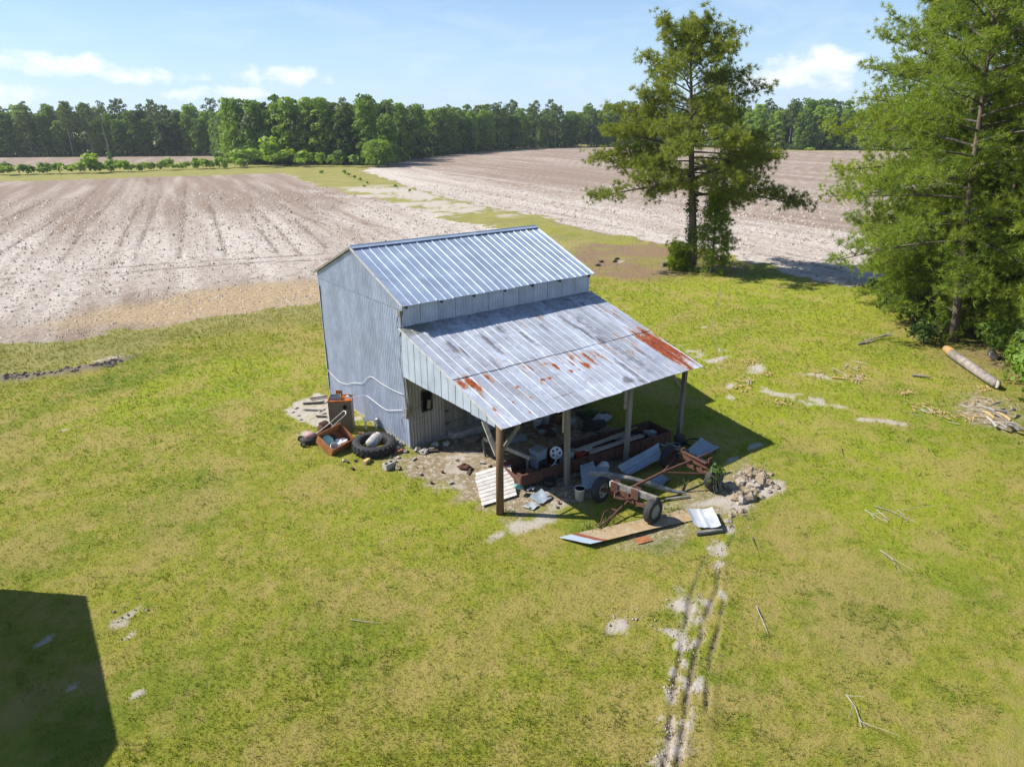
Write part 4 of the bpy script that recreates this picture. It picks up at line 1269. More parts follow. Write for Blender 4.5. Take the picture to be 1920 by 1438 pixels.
def far_tree(proto, x, y, s, label, group, cat='tree', name='broadleaf_tree'):
    t_ = thing(name, label, cat, (x, y, -.05), R.uniform(0, 6.28), group)
    t_.scale = (s * R.uniform(.9, 1.12), s * R.uniform(.9, 1.12), s)
    link('crown', proto[0], None, t_)
    link('trunk', proto[1], None, t_)
    return t_


EDGE = [(-150, 436), (-60, 362), (3.4, 316), (35, 292), (67, 269), (58, 214), (54.5, 206), (57, 190), (66, 182), (72.5, 175), (80, 165), (88, 172), (98.6, 189), (113, 191), (135, 209), (163, 232), (205, 250), (235, 245), (254, 228), (268, 200), (264, 148), (278, 134), (280, 108), (310, 86), (345, 40), (345, -60)]
def along(pts, step):
    out = []
    carry = 0
    for (ax, ay), (bx, by) in zip(pts[:-1], pts[1:]):
        l = math.hypot(bx - ax, by - ay)
        d = carry
        while d < l:
            out.append((ax + (bx - ax) * d / l, ay + (by - ay) * d / l, -(by - ay) / l, (bx - ax) / l))
            d += step * R.uniform(.75, 1.3)
        carry = d - l
    return out


def inview(x, y, m_=50):
    a = math.degrees(math.atan2(y - CAM.y, x - CAM.x)) - math.degrees(YAW)
    return abs(a) < m_


nb_, np_ = 0, 0
def wood_part(x, y):
    if x < 60 and y > 235:
        return 'far left wood'
    if y < 200 and x < 120:
        return 'wood point between the fields'
    if x < 70:
        return 'left wood flank'
    if y > 195:
        return 'wood behind the right field'
    return 'far right wood'


ROWS = ('front edge', 'second row', 'inner rows', 'inner rows')
for row, (off, step) in enumerate(((1.5, 4.6), (8, 6.5), (17, 8.5), (30, 12))):
    for x, y, nx, ny in along(EDGE, step):
        if not inview(x, y, 41):
            continue
        x2, y2 = x + nx * (off + R.uniform(-2, 2)), y + ny * (off + R.uniform(-2, 2))
        if max(polysd(np.array([x2]), np.array([y2]), p_)[0] for p_ in (LEFT_FIELD, RIGHT_FIELD, FAR_FIELD)) > -1:
            continue
        dd = math.hypot(x2 - CAM.x, y2 - CAM.y)
        hf = float(np.interp(dd, [180, 240, 330, 400], [.84, .92, 1.05, 1.12]))
        right = y < 108 and x > 200
        isp = R.random() < ((.45 if row else .12) if not right else .8) and not (y < 215 and x < 100 and row == 0)
        if isp and np_ < 135:
            np_ += 1
            far_tree(PP[R.randrange(4)], x2, y2, hf * R.uniform(.92, 1.03), ('slim' if R.random() < .5 else 'tall') + ' bare-stemmed pine in ' + ROWS[row] + ' of the ' + wood_part(x2, y2), 'pines of the ' + wood_part(x2, y2), 'pine tree', 'far_pine_tree')
        elif nb_ < 245:
            nb_ += 1
            bi = R.randrange(8)
            far_tree(BP[bi], x2, y2, hf * R.uniform(.86, 1.02) * ((.88 if row == 0 else 1) if not (y2 < 205 and x2 < 125) else 1.1), ('slender ', 'broad ', 'full-crowned ')[bi % 3] + ('rounded' if bi % 2 == 0 else 'tapering') + ' tree in ' + ROWS[row] + ' of the ' + wood_part(x2, y2), 'broadleaf trees of the ' + wood_part(x2, y2))
# ground-level scrub and shade foliage of the wood edge
g = np.random.RandomState(77)
lob = []
for x, y, nx, ny in along(EDGE, 1.5):
    if inview(x, y, 41):
        q = R.uniform(.5, 4)
        lob.append((x + nx * q, y + ny * q, R.uniform(.3, 1.6), R.uniform(1.2, 2.6)))
        lob.append((x + nx * (q + 6), y + ny * (q + 6), R.uniform(1, 5), R.uniform(2, 3.2)))
V, F, ti = leaves(78, lob, 13, .42)
kind(link('woodland_scrub', np_mesh('woodland_scrub', V, F, ti), LEAFD), 'stuff')
lob = []
for x, y, nx, ny in along(EDGE, 3.4):
    if inview(x, y, 41):
        for o_, z_, w_ in ((8, 2.5, 3.0), (13, 5, 3.6), (34, 10, 4.5), (20, 9, 3.6), (26, 12.5, 3.4)):
            lob.append((x + nx * o_, y + ny * o_, z_ + R.uniform(-1.5, 1.5), w_ * R.uniform(.8, 1.1)))
V, F, ti = leaves(79, lob, 9, .62)
kind(link('deep_wood', np_mesh('deep_wood', V, F, ti), PINEF), 'stuff')

# singled-out far trees and bushes
far_tree(broad_proto(301, 9.0, 5.6, m=LEAFB, size=.30, per=42, low=.15), 79, 156, .72, 'round bright green tree at the very tip of the wood between the fields', None)
far_tree(BP[1], 84, 160, .78, 'dark leafy tree right behind the bright round tree at the wood tip', None)
far_tree(BP[3], 97, 176, .85, 'full green tree jutting into the right field beside its long shadow', None)
t_ = thing('snag_tree', 'thin half-bare tree with an ivy-clad foot standing alone in the left hedge row', 'tree', (23.6, 204, 0))
put_mb(MB().tube([(0, 0, -.2), (.3, .2, 6), (-.3, .1, 12), (-.6, .2, 15.5)], [.22, .17, .12, .04], 6), 'trunk', BARKL, t_)
V, F, ti = leaves(311, [(0, 0, 1.0, 1.0), (.1, 0, 2.2, .9), (.1, .1, 3.4, .75), (.2, .1, 4.6, .55)], 60, .22)
link('ivy', np_mesh('ivy', V, F, ti), IVY, t_)
V, F, ti = leaves(312, [(-1, 0, 12, 1.2), (1, .3, 12.7, 1.3), (-.4, -.3, 14, 1.3), (.5, .2, 15, 1.2), (-2, .5, 11, .9), (2, -.4, 11.2, .9)], 26, .22, shell=.7)
link('crown', np_mesh('crown', V, F, ti), PINEF, t_)


def bush_proto(seed, m, rx=1.0, h=1.5, size=.2, per=70):
    g = np.random.RandomState(seed)
    lobes = [(g.uniform(-.6, .6) * rx, g.uniform(-.6, .6) * rx, g.uniform(.3, .8) * h, rx * g.uniform(.4, .6)) for k in range(7)]
    V, F, ti = leaves(seed, lobes, per, size)
    me = np_mesh('bush', V, F, ti)
    me.materials.append(m)
    return me


BB = [bush_proto(400 + i, (LEAFB, LEAFM, LEAFB, LEAFM)[i]) for i in range(4)]
def bush(i, x, y, s, label, group=None):
    o = bpy.data.objects.new('bush', BB[i])
    C.objects.link(o)
    o.location = (x, y, -.05)
    o.rotation_euler = (0, 0, R.uniform(0, 6.28))
    o.scale = (s * R.uniform(.85, 1.2), s * R.uniform(.85, 1.2), s * R.uniform(.85, 1.15))
    tag(o, label, 'bush', group)


HEDGE = [(-60, 206), (-30, 196), (-2, 184), (9, 181), (23, 179), (35, 179), (45, 178), (53, 177)]
for x, y, nx, ny in along(HEDGE, .9):
    if inview(x, y, 39):
        bi, bs = R.randrange(4), R.uniform(.9, 1.8)
        bush(bi, x + R.uniform(-1, 1), y + R.uniform(-3, 3), bs, ('knee-high ' if bs < 1.2 else 'middling ' if bs < 1.5 else 'taller ') + ('dark green' if bi % 2 else 'bright green') + ' bush in the ' + ('left' if x < 15 else 'right') + ' part of the hedge row beyond the left field', 'bushes of the left hedge row')
bush(2, 15.1, 178, 2.6, 'largest bright round bush in the left hedge row')
for k, (x, y, s) in enumerate(((50, 181, 2.4), (54, 180, 3.3), (58.5, 181, 3.9), (61.5, 175, 3.2), (65.0, 171, 2.7), (56, 173, 2.2), (68.5, 168, 2.0), (62.5, 167.5, 1.9))):
    bush(0 if k % 2 else 2, x, y, s, ('large' if s > 3 else 'medium' if s > 2.3 else 'small') + ' bright yellow-green willow bush at the foot of the wood point', 'bright bushes at the wood point')
for k, (x, y, s) in enumerate(((71, 163, 2.6), (74.5, 158, 2.4), (77, 152.5, 1.6), (85, 158, 2.2), (91, 166, 2.6))):
    bush(1 if k % 2 else 3, x, y, s, 'green bush along the shaded skirt of the wood point', 'skirt bushes of the wood point')
for x, y, s in ((54, 118, .5), (52.5, 112, .45), (56.5, 126, .6), (50, 104, .4), (49.5, 92, .5), (46.5, 98, .35), (47.5, 84, .35), (59, 133, .7), (55, 137, .6)):
    bush(R.randrange(4), x, y, s, 'small weedy bush on the grass strip between the two ploughed fields', 'weed bushes on the grass strip')
bush(0, 236, 127, 1.6, 'lone small bush far out at the back of the right field')

# ------------------------------------------------------------------ things round the barn
def rot3(ax, a):
    return Matrix.Rotation(a, 3, ax)


def one(name, mb, m, label, cat, group=None, smooth=False):
    return tag(mb.build(name, m, None, smooth), label, cat, group)


# tall cabinet beside the gable wall
cb = thing('metal_cabinet', 'tall brown metal cabinet with an orange rusty top beside the gable wall', 'cabinet', (-1.08, 2.86, 0), -.53)
cm = cb.matrix_basis
def L3(m_, x, y, z):
    return m_ @ Vector((x, y, z))
def lbox(mb, m_, c, s_, extra=None):
    r_ = m_.to_3x3()
    return mb.box(m_ @ Vector(c), s_, r_ @ extra if extra is not None else r_)
lbox(MB(), cm, (0, 0, .575), (.78, .62, 1.13)).build('body', CABIN, cb)
tp = MB()
for y in (-.30, .30):
    lbox(tp, cm, (0, y, 1.165), (.82, .03, .05))
for x in (-.395, .395):
    lbox(tp, cm, (x, 0, 1.165), (.03, .57, .05))
lbox(tp, cm, (0, 0, 1.148), (.74, .56, .012))
tp.build('rusty_top', RUSTO, cb)
MB().lathe([(.001, 0), (.075, 0), (.075, .012), (.05, .014), (.05, .004), (.001, .004)], 16, frame(L3(cm, .17, -.312, .95), cm.to_3x3() @ Vector((1, 0, 0)), cm.to_3x3() @ Vector((0, 0, 1)))).build('round_port', BLACK, cb)
for z in (.95, .8):
    lbox(MB(), cm, (-.395, -.1, z), (.02, .1, .12)).build('latch', RUSTD, cb)
bx = thing('metal_box', 'small grey open box sitting on the rusty cabinet top', 'box', L3(cm, -.16, -.02, 1.156), -.6)
m_ = bx.matrix_basis
lbox(lbox(lbox(lbox(lbox(MB(), m_, (0, 0, .01), (.36, .24, .02)), m_, (0, -.12, .07), (.36, .012, .14)), m_, (0, .12, .07), (.36, .012, .14)), m_, (-.18, 0, .07), (.012, .25, .14)), m_, (.18, 0, .07), (.012, .25, .14)).build('box_shell', GREYP, bx)
lbox(MB(), m_, (-.19, 0, .08), (.012, .2, .1)).build('front_plate', STEEL, bx)
pl = MB().add([(-1.15, 3.05, 1.17), (-.93, 2.98, 1.17), (-.9, 3.05, 1.36), (-1.12, 3.1, 1.40), (-1.15, 3.07, 1.17), (-.93, 3.0, 1.17), (-.9, 3.07, 1.36), (-1.12, 3.12, 1.40)], [(0, 1, 2, 3), (7, 6, 5, 4), (0, 4, 5, 1), (1, 5, 6, 2), (2, 6, 7, 3), (3, 7, 4, 0)])
one('rusty_plate', pl, RUSTO, 'bent orange rusty plate standing on the cabinet behind the grey box', 'metal plate')
mo = thing('electric_motor', 'small dark motor with cables on the right corner of the rusty cabinet', 'motor', L3(cm, .32, .08, 1.19), .5)
m_ = mo.matrix_basis @ Matrix.Rotation(1.4, 4, 'Y')
MB().lathe([(.001, -.13), (.07, -.13), (.085, -.09), (.085, .09), (.06, .13), (.001, .13)], 14, m_).build('housing', STEEL, mo, True)
MB().lathe([(.09, -.06), (.1, -.05), (.1, .0), (.09, .01)], 14, m_, True).build('band', RUSTD, mo)
MB().tube([m_ @ Vector((0, 0, .12)), m_ @ Vector((0, 0, .2))], .02, 8).build('shaft', STEEL, mo)
# panel leaning behind the cabinet
one('shelf_board', MB().box((-.30, 2.25, .40), (.46, .34, .03), rot3('Z', -.3)).box((-.16, 2.15, .2), (.05, .05, .38)).box((-.46, 2.32, .2), (.05, .05, .38)), WHITEB, 'pale board on two short legs between cabinet and gable wall', 'shelf')

# push mower
mw = thing('lawn_mower', 'old push mower with a faded pink engine cover on the grass', 'lawn mower', (-2.42, 2.50, 0), -.2)
m_ = mw.matrix_basis
MB().lathe([(.20, .09), (.26, .09), (.27, .12), (.25, .19), (.12, .22), (.001, .22)], 18, m_ @ Matrix.Diagonal((1.25, .92, 1, 1))).build('deck', RUBBER, mw, True)
MB().lathe([(.15, .20), (.165, .24), (.16, .31), (.11, .36), (.001, .37)], 16, m_ @ Matrix.Diagonal((1.15, .9, 1, 1))).build('engine_cover', PINK, mw, True)
for x in (-.28, .30):
    for y in (-.25, .25):
        r_ = .10
        fr = frame(L3(m_, x, y, r_), m_.to_3x3() @ Vector((1, 0, 0)), Vector((0, 0, 1)))
        w_ = MB().lathe([(.055, -.025), (.09, -.028), (.10, -.018), (.10, .018), (.09, .028), (.055, .025)], 16, fr, True).build('wheel', RUBBER, mw, True)
        MB().lathe([(.001, -.028), (.055, -.02), (.055, .02), (.001, .028)], 12, fr).build('hub', STEEL, w_)
for y in (-.19, .19):
    MB().tube([L3(m_, .25, y, .2), L3(m_, .75, y * .95, .52), L3(m_, 1.22, y * .9, .86)], .013, 6).build('handle_bar', STEEL, mw)
MB().tube([L3(m_, 1.22, -.17, .86), L3(m_, 1.27, 0, .9), L3(m_, 1.22, .17, .86)], .016, 6).build('grip', WHITEP, mw)
MB().tube([L3(m_, .75, -.18, .52), L3(m_, .75, .18, .52)], .01, 5).build('cross_bar', STEEL, mw)

# seized engine block
en = thing('engine_block', 'rusty seized engine lump on the sand in front of the cabinet', 'engine', (-1.72, 2.95, 0), .4)
m_ = en.matrix_basis
lbox(MB(), m_, (0, 0, .16), (.34, .26, .26)).build('block', RUSTD, en)
for k in range(6):
    lbox(MB(), m_, (-.12 + .05 * k, .02, .34), (.014, .22, .12)).build('fin', RUSTD, en)
MB().lathe([(.001, -.03), (.15, -.03), (.17, 0), (.15, .03), (.001, .04)], 16, frame(L3(m_, -.19, -.02, .2), m_.to_3x3() @ Vector((0, 1, 0)), Vector((0, 0, 1)))).build('flywheel', RUST, en, True)
for p, q in (((.1, -.15, .2), (.28, -.2, .38)), ((.0, -.13, .3), (-.1, -.26, .33)), ((.16, .1, .3), (.3, .12, .14))):
    MB().tube([L3(m_, *p), L3(m_, *q)], .03, 7).build('pipe', RUST, en)

# tipped crate of junk
cr_ = thing('wooden_crate', 'tipped open orange-brown wooden crate in the grass', 'crate', (-1.93, 1.52, .05), .32)
tilt = Matrix.Rotation(.50, 4, 'X') @ Matrix.Rotation(-.10, 4, 'Y')
m_ = cr_.matrix_basis @ Matrix.Translation((0, 0, .25)) @ tilt
lbox(MB(), m_, (0, 0, -.17), (.92, .72, .025)).build('bottom', CRATE, cr_)
for c, s_, nm in (((0, -.37, 0), (.96, .025, .36), 'side'), ((0, .37, .03), (.96, .025, .42), 'side'), ((-.47, 0, 0), (.025, .71, .36), 'end'), ((.47, 0, 0), (.025, .71, .36), 'end')):
    lbox(MB(), m_, c, s_).build(nm, CRATE, cr_)
one('teal_disc', MB().lathe([(.001, .0), (.19, .0), (.21, -.01), (.21, -.035), (.18, -.03), (.17, -.012), (.001, -.012)], 22, m_ @ Matrix.Translation((-.24, .10, .02)) @ Matrix.Rotation(.25, 4, 'X')), TEAL, 'round teal plastic disc lying in the tipped wooden crate', 'plastic disc', None, True)
one('teal_tub', MB().lathe([(.001, -.14), (.15, -.14), (.18, .0), (.19, .0), (.16, -.15), (.001, -.15)], 18, m_ @ Matrix.Translation((-.20, .22, .0))), TEAL, 'teal tub half under the round disc in the crate', 'tub', None, True)
one('white_pail', MB().lathe([(.001, -.13), (.12, -.13), (.14, .1), (.15, .1), (.13, -.14), (.001, -.14)], 16, m_ @ Matrix.Translation((-.26, -.22, .02)) @ Matrix.Rotation(.3, 4, 'X')), WHITEP, 'white pail in the near corner of the tipped crate', 'pail', None, True)
g = np.random.RandomState(3)
def crumple(c, r, seed, sq=(1, 1, .5), n1=9, n2=14, amp=.35):
    g = np.random.RandomState(seed)
    vs, fs = [], []
    ph = g.uniform(0, 6, 6)
    for i in range(n1 + 1):
        th = math.pi * i / n1
        for k in range(n2):
            a = 2 * math.pi * k / n2
            d = (math.sin(th) * math.cos(a), math.sin(th) * math.sin(a), math.cos(th))
            q = r * (1 + amp * (math.sin(3 * a + ph[0] + 2 * th) * .4 + math.sin(5 * th + ph[1] + a) * .3 + g.uniform(-.35, .35)))
            vs.append((c[0] + d[0] * q * sq[0], c[1] + d[1] * q * sq[1], c[2] + d[2] * q * sq[2]))
    for i in range(n1):
        for k in range(n2):
            fs.append((i * n2 + k, (i + 1) * n2 + k, (i + 1) * n2 + (k + 1) % n2, i * n2 + (k + 1) % n2))
    return MB().add(vs, fs)
p = m_ @ Vector((.12, -.12, -.06))
one('plastic_bag', crumple(p, .19, 4, (1.25, 1, .55)), WHITEP, 'crumpled white plastic bag in the tipped crate', 'bag')
p = m_ @ Vector((.05, .2, -.08))
one('dark_bundle', crumple(p, .13, 5, (1.2, 1, .6)), RUBBER, 'dark bundle at the back of the tipped crate', 'bundle')

# big tractor tyre with a jug
ty = thing('tractor_tyre', 'big black tractor tyre lying flat by the barn corner', 'tyre', (-.98, .66, 0), .3)
m_ = ty.matrix_basis @ Matrix.Translation((0, 0, .19)) @ Matrix.Rotation(.06, 4, 'X')
MB().lathe([(.44, -.12), (.50, -.16), (.62, -.17), (.70, -.12), (.725, 0), (.70, .12), (.62, .17), (.50, .16), (.44, .12), (.47, .0)], 36, m_, True).build('carcass', RUBBER, ty, True)
for k in range(26):
    a = 2 * math.pi * k / 26
    for s_ in (-1, 1):
        mm = m_ @ Matrix.Rotation(a + s_ * .06, 4, 'Z')
        lbox(MB(), mm, (.708, 0, s_ * .075), (.04, .05, .14), rot3('X', s_ * .5)).build('lug', RUBBER, ty)
jg = thing('water_jug', 'grey-white tank lying on its side inside the big tractor tyre', 'tank', (-1.0, .62, .24), .45)
m_ = frame((-1.0, .60, .36), (.78, .36, .28), (0, 0, 1)) @ Matrix.Rotation(math.pi / 2, 4, 'Y')
MB().lathe([(.001, -.27), (.12, -.27), (.175, -.22), (.18, -.1), (.18, .12), (.16, .21), (.08, .26), (.001, .27)], 20, m_).build('shell', JUG, jg, True)
MB().lathe([(.11, .225), (.13, .225), (.13, .29), (.11, .29)], 16, m_, True).build('collar', JUG, jg, True)
MB().lathe([(.001, .3), (.035, .3), (.035, .37), (.001, .37)], 10, m_).build('valve', RUSTD, jg)

# loose blocks, bricks, stones and boards at the wall foot
ck = thing('concrete_block', 'pale two-hole concrete block on the grass in front of the barn corner', 'concrete block', (-1.22, -.83, 0), .2)
m_ = ck.matrix_basis
for c, s_ in (((0, -.085, .1), (.39, .03, .2)), ((0, .085, .1), (.39, .03, .2)), ((-.18, 0, .1), (.03, .14, .2)), ((.18, 0, .1), (.03, .14, .2)), ((0, 0, .1), (.03, .14, .2))):
    lbox(MB(), m_, c, s_).build('web', CONC, ck)
lbox(MB(), m_, (0, 0, .02), (.33, .14, .02)).build('dark_floor', SOIL, ck)
one('brick', MB().box((-1.62, -.07, .06), (.24, .13, .12), rot3('Z', .5)), CHIP, 'tan brick lying near the big tractor tyre', 'brick')
for k, (x, y, lab) in enumerate(((-.62, 1.75, 'red brick in the shade under the pale shelf board'), (-.4, 1.5, 'red brick at the gable wall foot beside the tractor tyre'), (-.78, 2.0, 'red brick half sunk near the cabinet foot'), (-.42, -.05, 'orange brick piece at the barn corner'))):
    one('brick', MB().box((x, y, .05), (.21, .1, .09), rot3('Z', k * 1.1)), BRICK, lab, 'brick')


def rock(x, y, r, seed, m, label, group, name='rock', cat='rock', sq=None, z=.0):
    g = np.random.RandomState(seed)
    s_ = sq or (1, g.uniform(.6, .95), g.uniform(.5, .85))
    mb = crumple((x, y, z + r * s_[2] * .55), r, seed, s_, 7, 10, .38)
    a = g.uniform(0, 3.1)
    c, s2 = math.cos(a), math.sin(a)
    mb.v = [(x + (vx - x) * c - (vy - y) * s2, y + (vx - x) * s2 + (vy - y) * c, vz) for vx, vy, vz in mb.v]
    return one(name, mb, m, label, cat, group)


g = np.random.RandomState(17)
sp = [(-.25, -.12), (.1, -.3), (-.35, .25), (.35, -.25), (.75, -.35), (1.1, -.5), (.55, -.5), (-.15, .45), (-.3, .7), (1.5, -.45), (.2, -.55), (.9, -.2)]
for k, (x, y) in enumerate(sp):
    rock(x, y, g.uniform(.08, .17), 500 + k, CONC if k % 3 else SOIL, 'grey rubble stone along the foot of the barn corner', 'rubble stones at the barn corner', 'rubble_stone', 'stone')
for k, (a, b, w_, lab) in enumerate((((-.9, 6.3, .05), (-.25, 6.1, .06), .1, 'weathered board behind the cabinet on the pale sand'), ((-1.3, 6.0, .04), (-.6, 5.6, .05), .12, 'grey board across the pale sand patch'), ((-1.5, 5.4, .04), (-1.0, 4.9, .04), .1, 'short board lying on the pale sand patch'),
                                  ((-1.4, 4.5, .04), (-1.1, 4.2, .04), .09, 'little brown board end nearest the engine lump'), ((.0, -.45, .05), (.6, -.75, .05), .12, 'rotten board on the rubble by the barn corner'), ((.45, -2.7, .04), (.75, -2.45, .05), .05, 'thin stick of wood on the bare dirt before the lean-to'))):
    one('loose_board', MB().beam(a, b, w_, .03), WOODD if k != 2 else WOOD, lab, 'board')
for k in range(16):
    x, y = g.uniform(-2.0, -.3), g.uniform(3.6, 6.2)
    rock(x, y, g.uniform(.05, .11), 540 + k, CONC, 'small pale stone on the sand patch left of the cabinet', 'stones on the left sand patch', 'stone', 'stone', (1, .8, .4))
rock(-1.5, .0, .09, 561, SOIL, 'dark clod between tractor tyre and tan brick', None, 'clod', 'clod')
rock(-1.05, -1.05, .11, 562, CLAY, 'brown clod right of the concrete block', None, 'clod', 'clod')
rock(.62, -2.3, .16, 563, RUSTD, 'rust-brown heap on the bare dirt before the white slatted panel', None, 'rust_heap', 'scrap', (1.4, .8, .6))

# white slatted panel in front
wp = thing('pallet', 'white slatted wooden panel lying against the round front post', 'slatted panel', (.28, -4.6, 0), 0)
p0, p1, q0, q1 = Vector((-.32, -4.58, .04)), Vector((.84, -4.70, .04)), Vector((.26, -3.34, .37)), Vector((1.52, -3.42, .37))
for k in range(9):
    a, b = (k + .06) / 9, (k + .90) / 9
    jl, jr = R.uniform(-.02, .02), R.uniform(-.03, .03)
    if k == 8:
        jl = .06
    v = [p0.lerp(q0, a), p1.lerp(q1, a), p1.lerp(q1, b), p0.lerp(q0, b)]
    ax = (v[1] - v[0]).normalized()
    v = [v[0] + ax * jl, v[1] + ax * jr, v[2] + ax * jr, v[3] + ax * jl]
    nrm = (v[1] - v[0]).cross(v[3] - v[0]).normalized() * .022
    v2 = [q + nrm for q in v]
    MB().add(v + v2, [(3, 2, 1, 0), (4, 5, 6, 7), (0, 1, 5, 4), (1, 2, 6, 5), (2, 3, 7, 6), (3, 0, 4, 7)]).build('slat', WHITEB, wp)
for s_ in (.12, .5, .88):
    MB().beam(p0.lerp(p1, s_) - Vector((0, 0, .03)), q0.lerp(q1, s_) - Vector((0, 0, .03)), .06, .05).build('batten', WOODD, wp)

# slatted ramp
rp_ = thing('slatted_ramp', 'tilted wooden slatted ramp behind the round front post', 'ramp', (1.75, -2.9, 0), 0)
a0, a1 = Vector((1.60, -1.95, .62)), Vector((1.88, -3.95, .62))
b0, b1 = Vector((2.28, -1.95, .28)), Vector((2.50, -3.95, .28))
MB().beam(a0, a1, .05, .12).build('side_rail', WOODP, rp_)
MB().beam(b0, b1, .05, .1).build('side_rail', WOOD, rp_)
for k in range(9):
    s_ = (k + .5) / 9
    MB().beam(a0.lerp(a1, s_) + Vector((0, 0, .05)), b0.lerp(b1, s_) + Vector((0, 0, .05)), .17, .025).build('slat', WOODP if k % 3 else WOOD, rp_)
MB().beam(a0 + Vector((-.02, .02, -.02)), (1.62, -1.98, 0), .06, .06).build('leg', WOOD, rp_)
MB().beam(a1 + Vector((0, .1, -.02)), (1.88, -3.85, 0), .06, .06).build('leg', WOOD, rp_)

# long rusty trough
tr = thing('steel_trough', 'long rusty steel trough full of junk under the lean-to roof', 'trough', (1.12, -4.50, 0), -.105)
m_ = tr.matrix_basis
TL, TW = 5.85, 1.0
lbox(MB(), m_, (TL / 2, TW / 2, .14), (TL, TW, .02)).build('floor', RUSTD, tr)
lbox(lbox(MB(), m_, (TL / 2, 0, .32), (TL, .025, .36)), m_, (TL / 2, -.03, .51), (TL, .07, .02)).build('front_side', RUST, tr)
lbox(lbox(MB(), m_, (TL / 2, TW, .32), (TL, .025, .36)), m_, (TL / 2, TW + .03, .51), (TL, .07, .02)).build('back_side', RUSTD, tr)
lbox(MB(), m_, (0, TW / 2, .27), (.025, TW - .03, .26)).build('end_plate', RUST, tr)
lbox(MB(), m_, (TL, TW / 2, .32), (.025, TW - .03, .36)).build('end_plate', RUSTD, tr)
for x in (.6, 2.4, 4.2, 5.4):
    lbox(MB(), m_, (x, TW / 2, .06), (.1, TW, .12)).build('skid', WOODD, tr)
for k in range(11):
    lbox(MB(), m_, (.25 + .535 * k, -.022, .31), (.04, .02, .3)).build('rib', RUST, tr)
T = lambda x, y, z: m_ @ Vector((x, y, z))
def inbox(name, c, s_, a, mt, label, cat):
    one(name, MB().box(T(*c), s_, rot3('Z', a - .105)), mt, label, cat)
one('long_board', MB().beam(T(2.3, .42, .55), T(4.35, .62, .55), .17, .04), WOODP, 'long pale board across the trough junk nearest the wall', 'board')
one('long_board', MB().beam(T(2.55, .10, .56), T(4.75, .16, .57), .17, .045), WOODP, 'long pale board lying along the front rim of the trough', 'board')
one('green_pole', MB().tube([T(3.9, .75, .5), T(5.0, .72, .58)], .025, 6), LEAFB, 'green pole sticking out of the trough junk', 'pole')
bn = thing('plastic_bin', 'grey plastic bin with a lid standing in the near end of the trough', 'bin', T(1.15, .85, .15), .1)
bm_ = bn.matrix_basis
MB().box(bm_ @ Vector((0, 0, .27)), (.36, .32, .54), rot3('Z', .1), 1.12).build('tub', GREYP, bn)
MB().box(bm_ @ Vector((0, 0, .565)), (.43, .39, .04), rot3('Z', .1)).build('lid', GREYP, bn)
for s_ in (-.14, .14):
    MB().box(bm_ @ Vector((s_, -.165, .27)), (.025, .02, .48), rot3('Z', .1)).build('rib', GREYP, bn)
hc = thing('wheel_cover', 'white five-hole wheel cover standing upright in the trough', 'wheel cover', T(1.72, .72, .3), 0)
fr = frame(T(1.72, .70, .50), (.85, -.5, 0), (.25, .2, .95))
MB().lathe([(.001, .03), (.06, .035), (.07, .02), (.16, .02), (.19, .03), (.205, .0), (.19, -.02), (.001, -.02)], 22, fr).build('disc', WHITEP, hc, True)
for k in range(5):
    a = k * 1.2566
    MB().lathe([(.001, .027), (.036, .027), (.036, .02)], 10, fr @ Matrix.Translation((.115 * math.cos(a), .115 * math.sin(a), 0))).build('hole', BLACK, hc)
one('white_tube_frame', MB().tube([T(1.0, .2, .3), T(1.35, .25, .42), T(1.6, .42, .56)], .018, 6).tube([T(1.35, .25, .42), T(1.55, .12, .34), T(1.66, .14, .33)], .018, 6), WHITEP, 'bent white tube frame poking out of the trough', 'tube')
one('round_tin', MB().lathe([(.001, .16), (.14, .16), (.15, .15), (.15, 0), (.001, 0)], 18, Matrix.Translation(T(2.05, .45, .36))), WOODP, 'flat round tin in the trough beside the wheel cover', 'tin', None, True)
one('fuel_can', MB().box(T(2.42, .32, .33), (.34, .22, .3), rot3('Z', .3)).tube([T(2.32, .32, .48), T(2.3, .32, .56)], .03, 8), RED, 'faded red fuel can in the trough', 'fuel can')
one('red_ball', crumple(T(2.72, .2, .46), .09, 9, (1, 1, 1), amp=.05), TERRA, 'small red ball against the front rim of the trough', 'ball', None, True)
one('white_ring', MB().lathe([(.07, -.02), (.13, -.02), (.13, .02), (.07, .02)], 20, frame(T(2.72, .42, .52), (1, 0, .1), (0, 1, .25)), True), WHITEP, 'white ring on a dark rim in the middle of the trough', 'ring', None, True)
for k in range(44):
    x, y = g.uniform(.3, 5.6), g.uniform(.12, .9)
    mt = (RUSTD, RUBBER, GREYP, WOODD, RUST, WOODP, BLACK)[k % 7]
    s_ = (g.uniform(.1, .35), g.uniform(.08, .25), g.uniform(.06, .22))
    mb = MB().box(T(x, y, .17 + s_[2] / 2), s_, rot3('Z', g.uniform(0, 3))) if k % 2 else MB().lathe([(.001, 0), (s_[1] * .6, 0), (s_[1] * .6, s_[2] * 1.3), (s_[1] * .5, s_[2] * 1.35), (.001, s_[2] * 1.35)], 12, Matrix.Translation(T(x, y, .155)) @ Matrix.Rotation(g.uniform(-.5, .5), 4, 'X'))
    one('scrap_piece', mb, mt, 'piece of dull scrap lying in the bottom of the rusty trough', 'scrap', 'scrap in the trough')

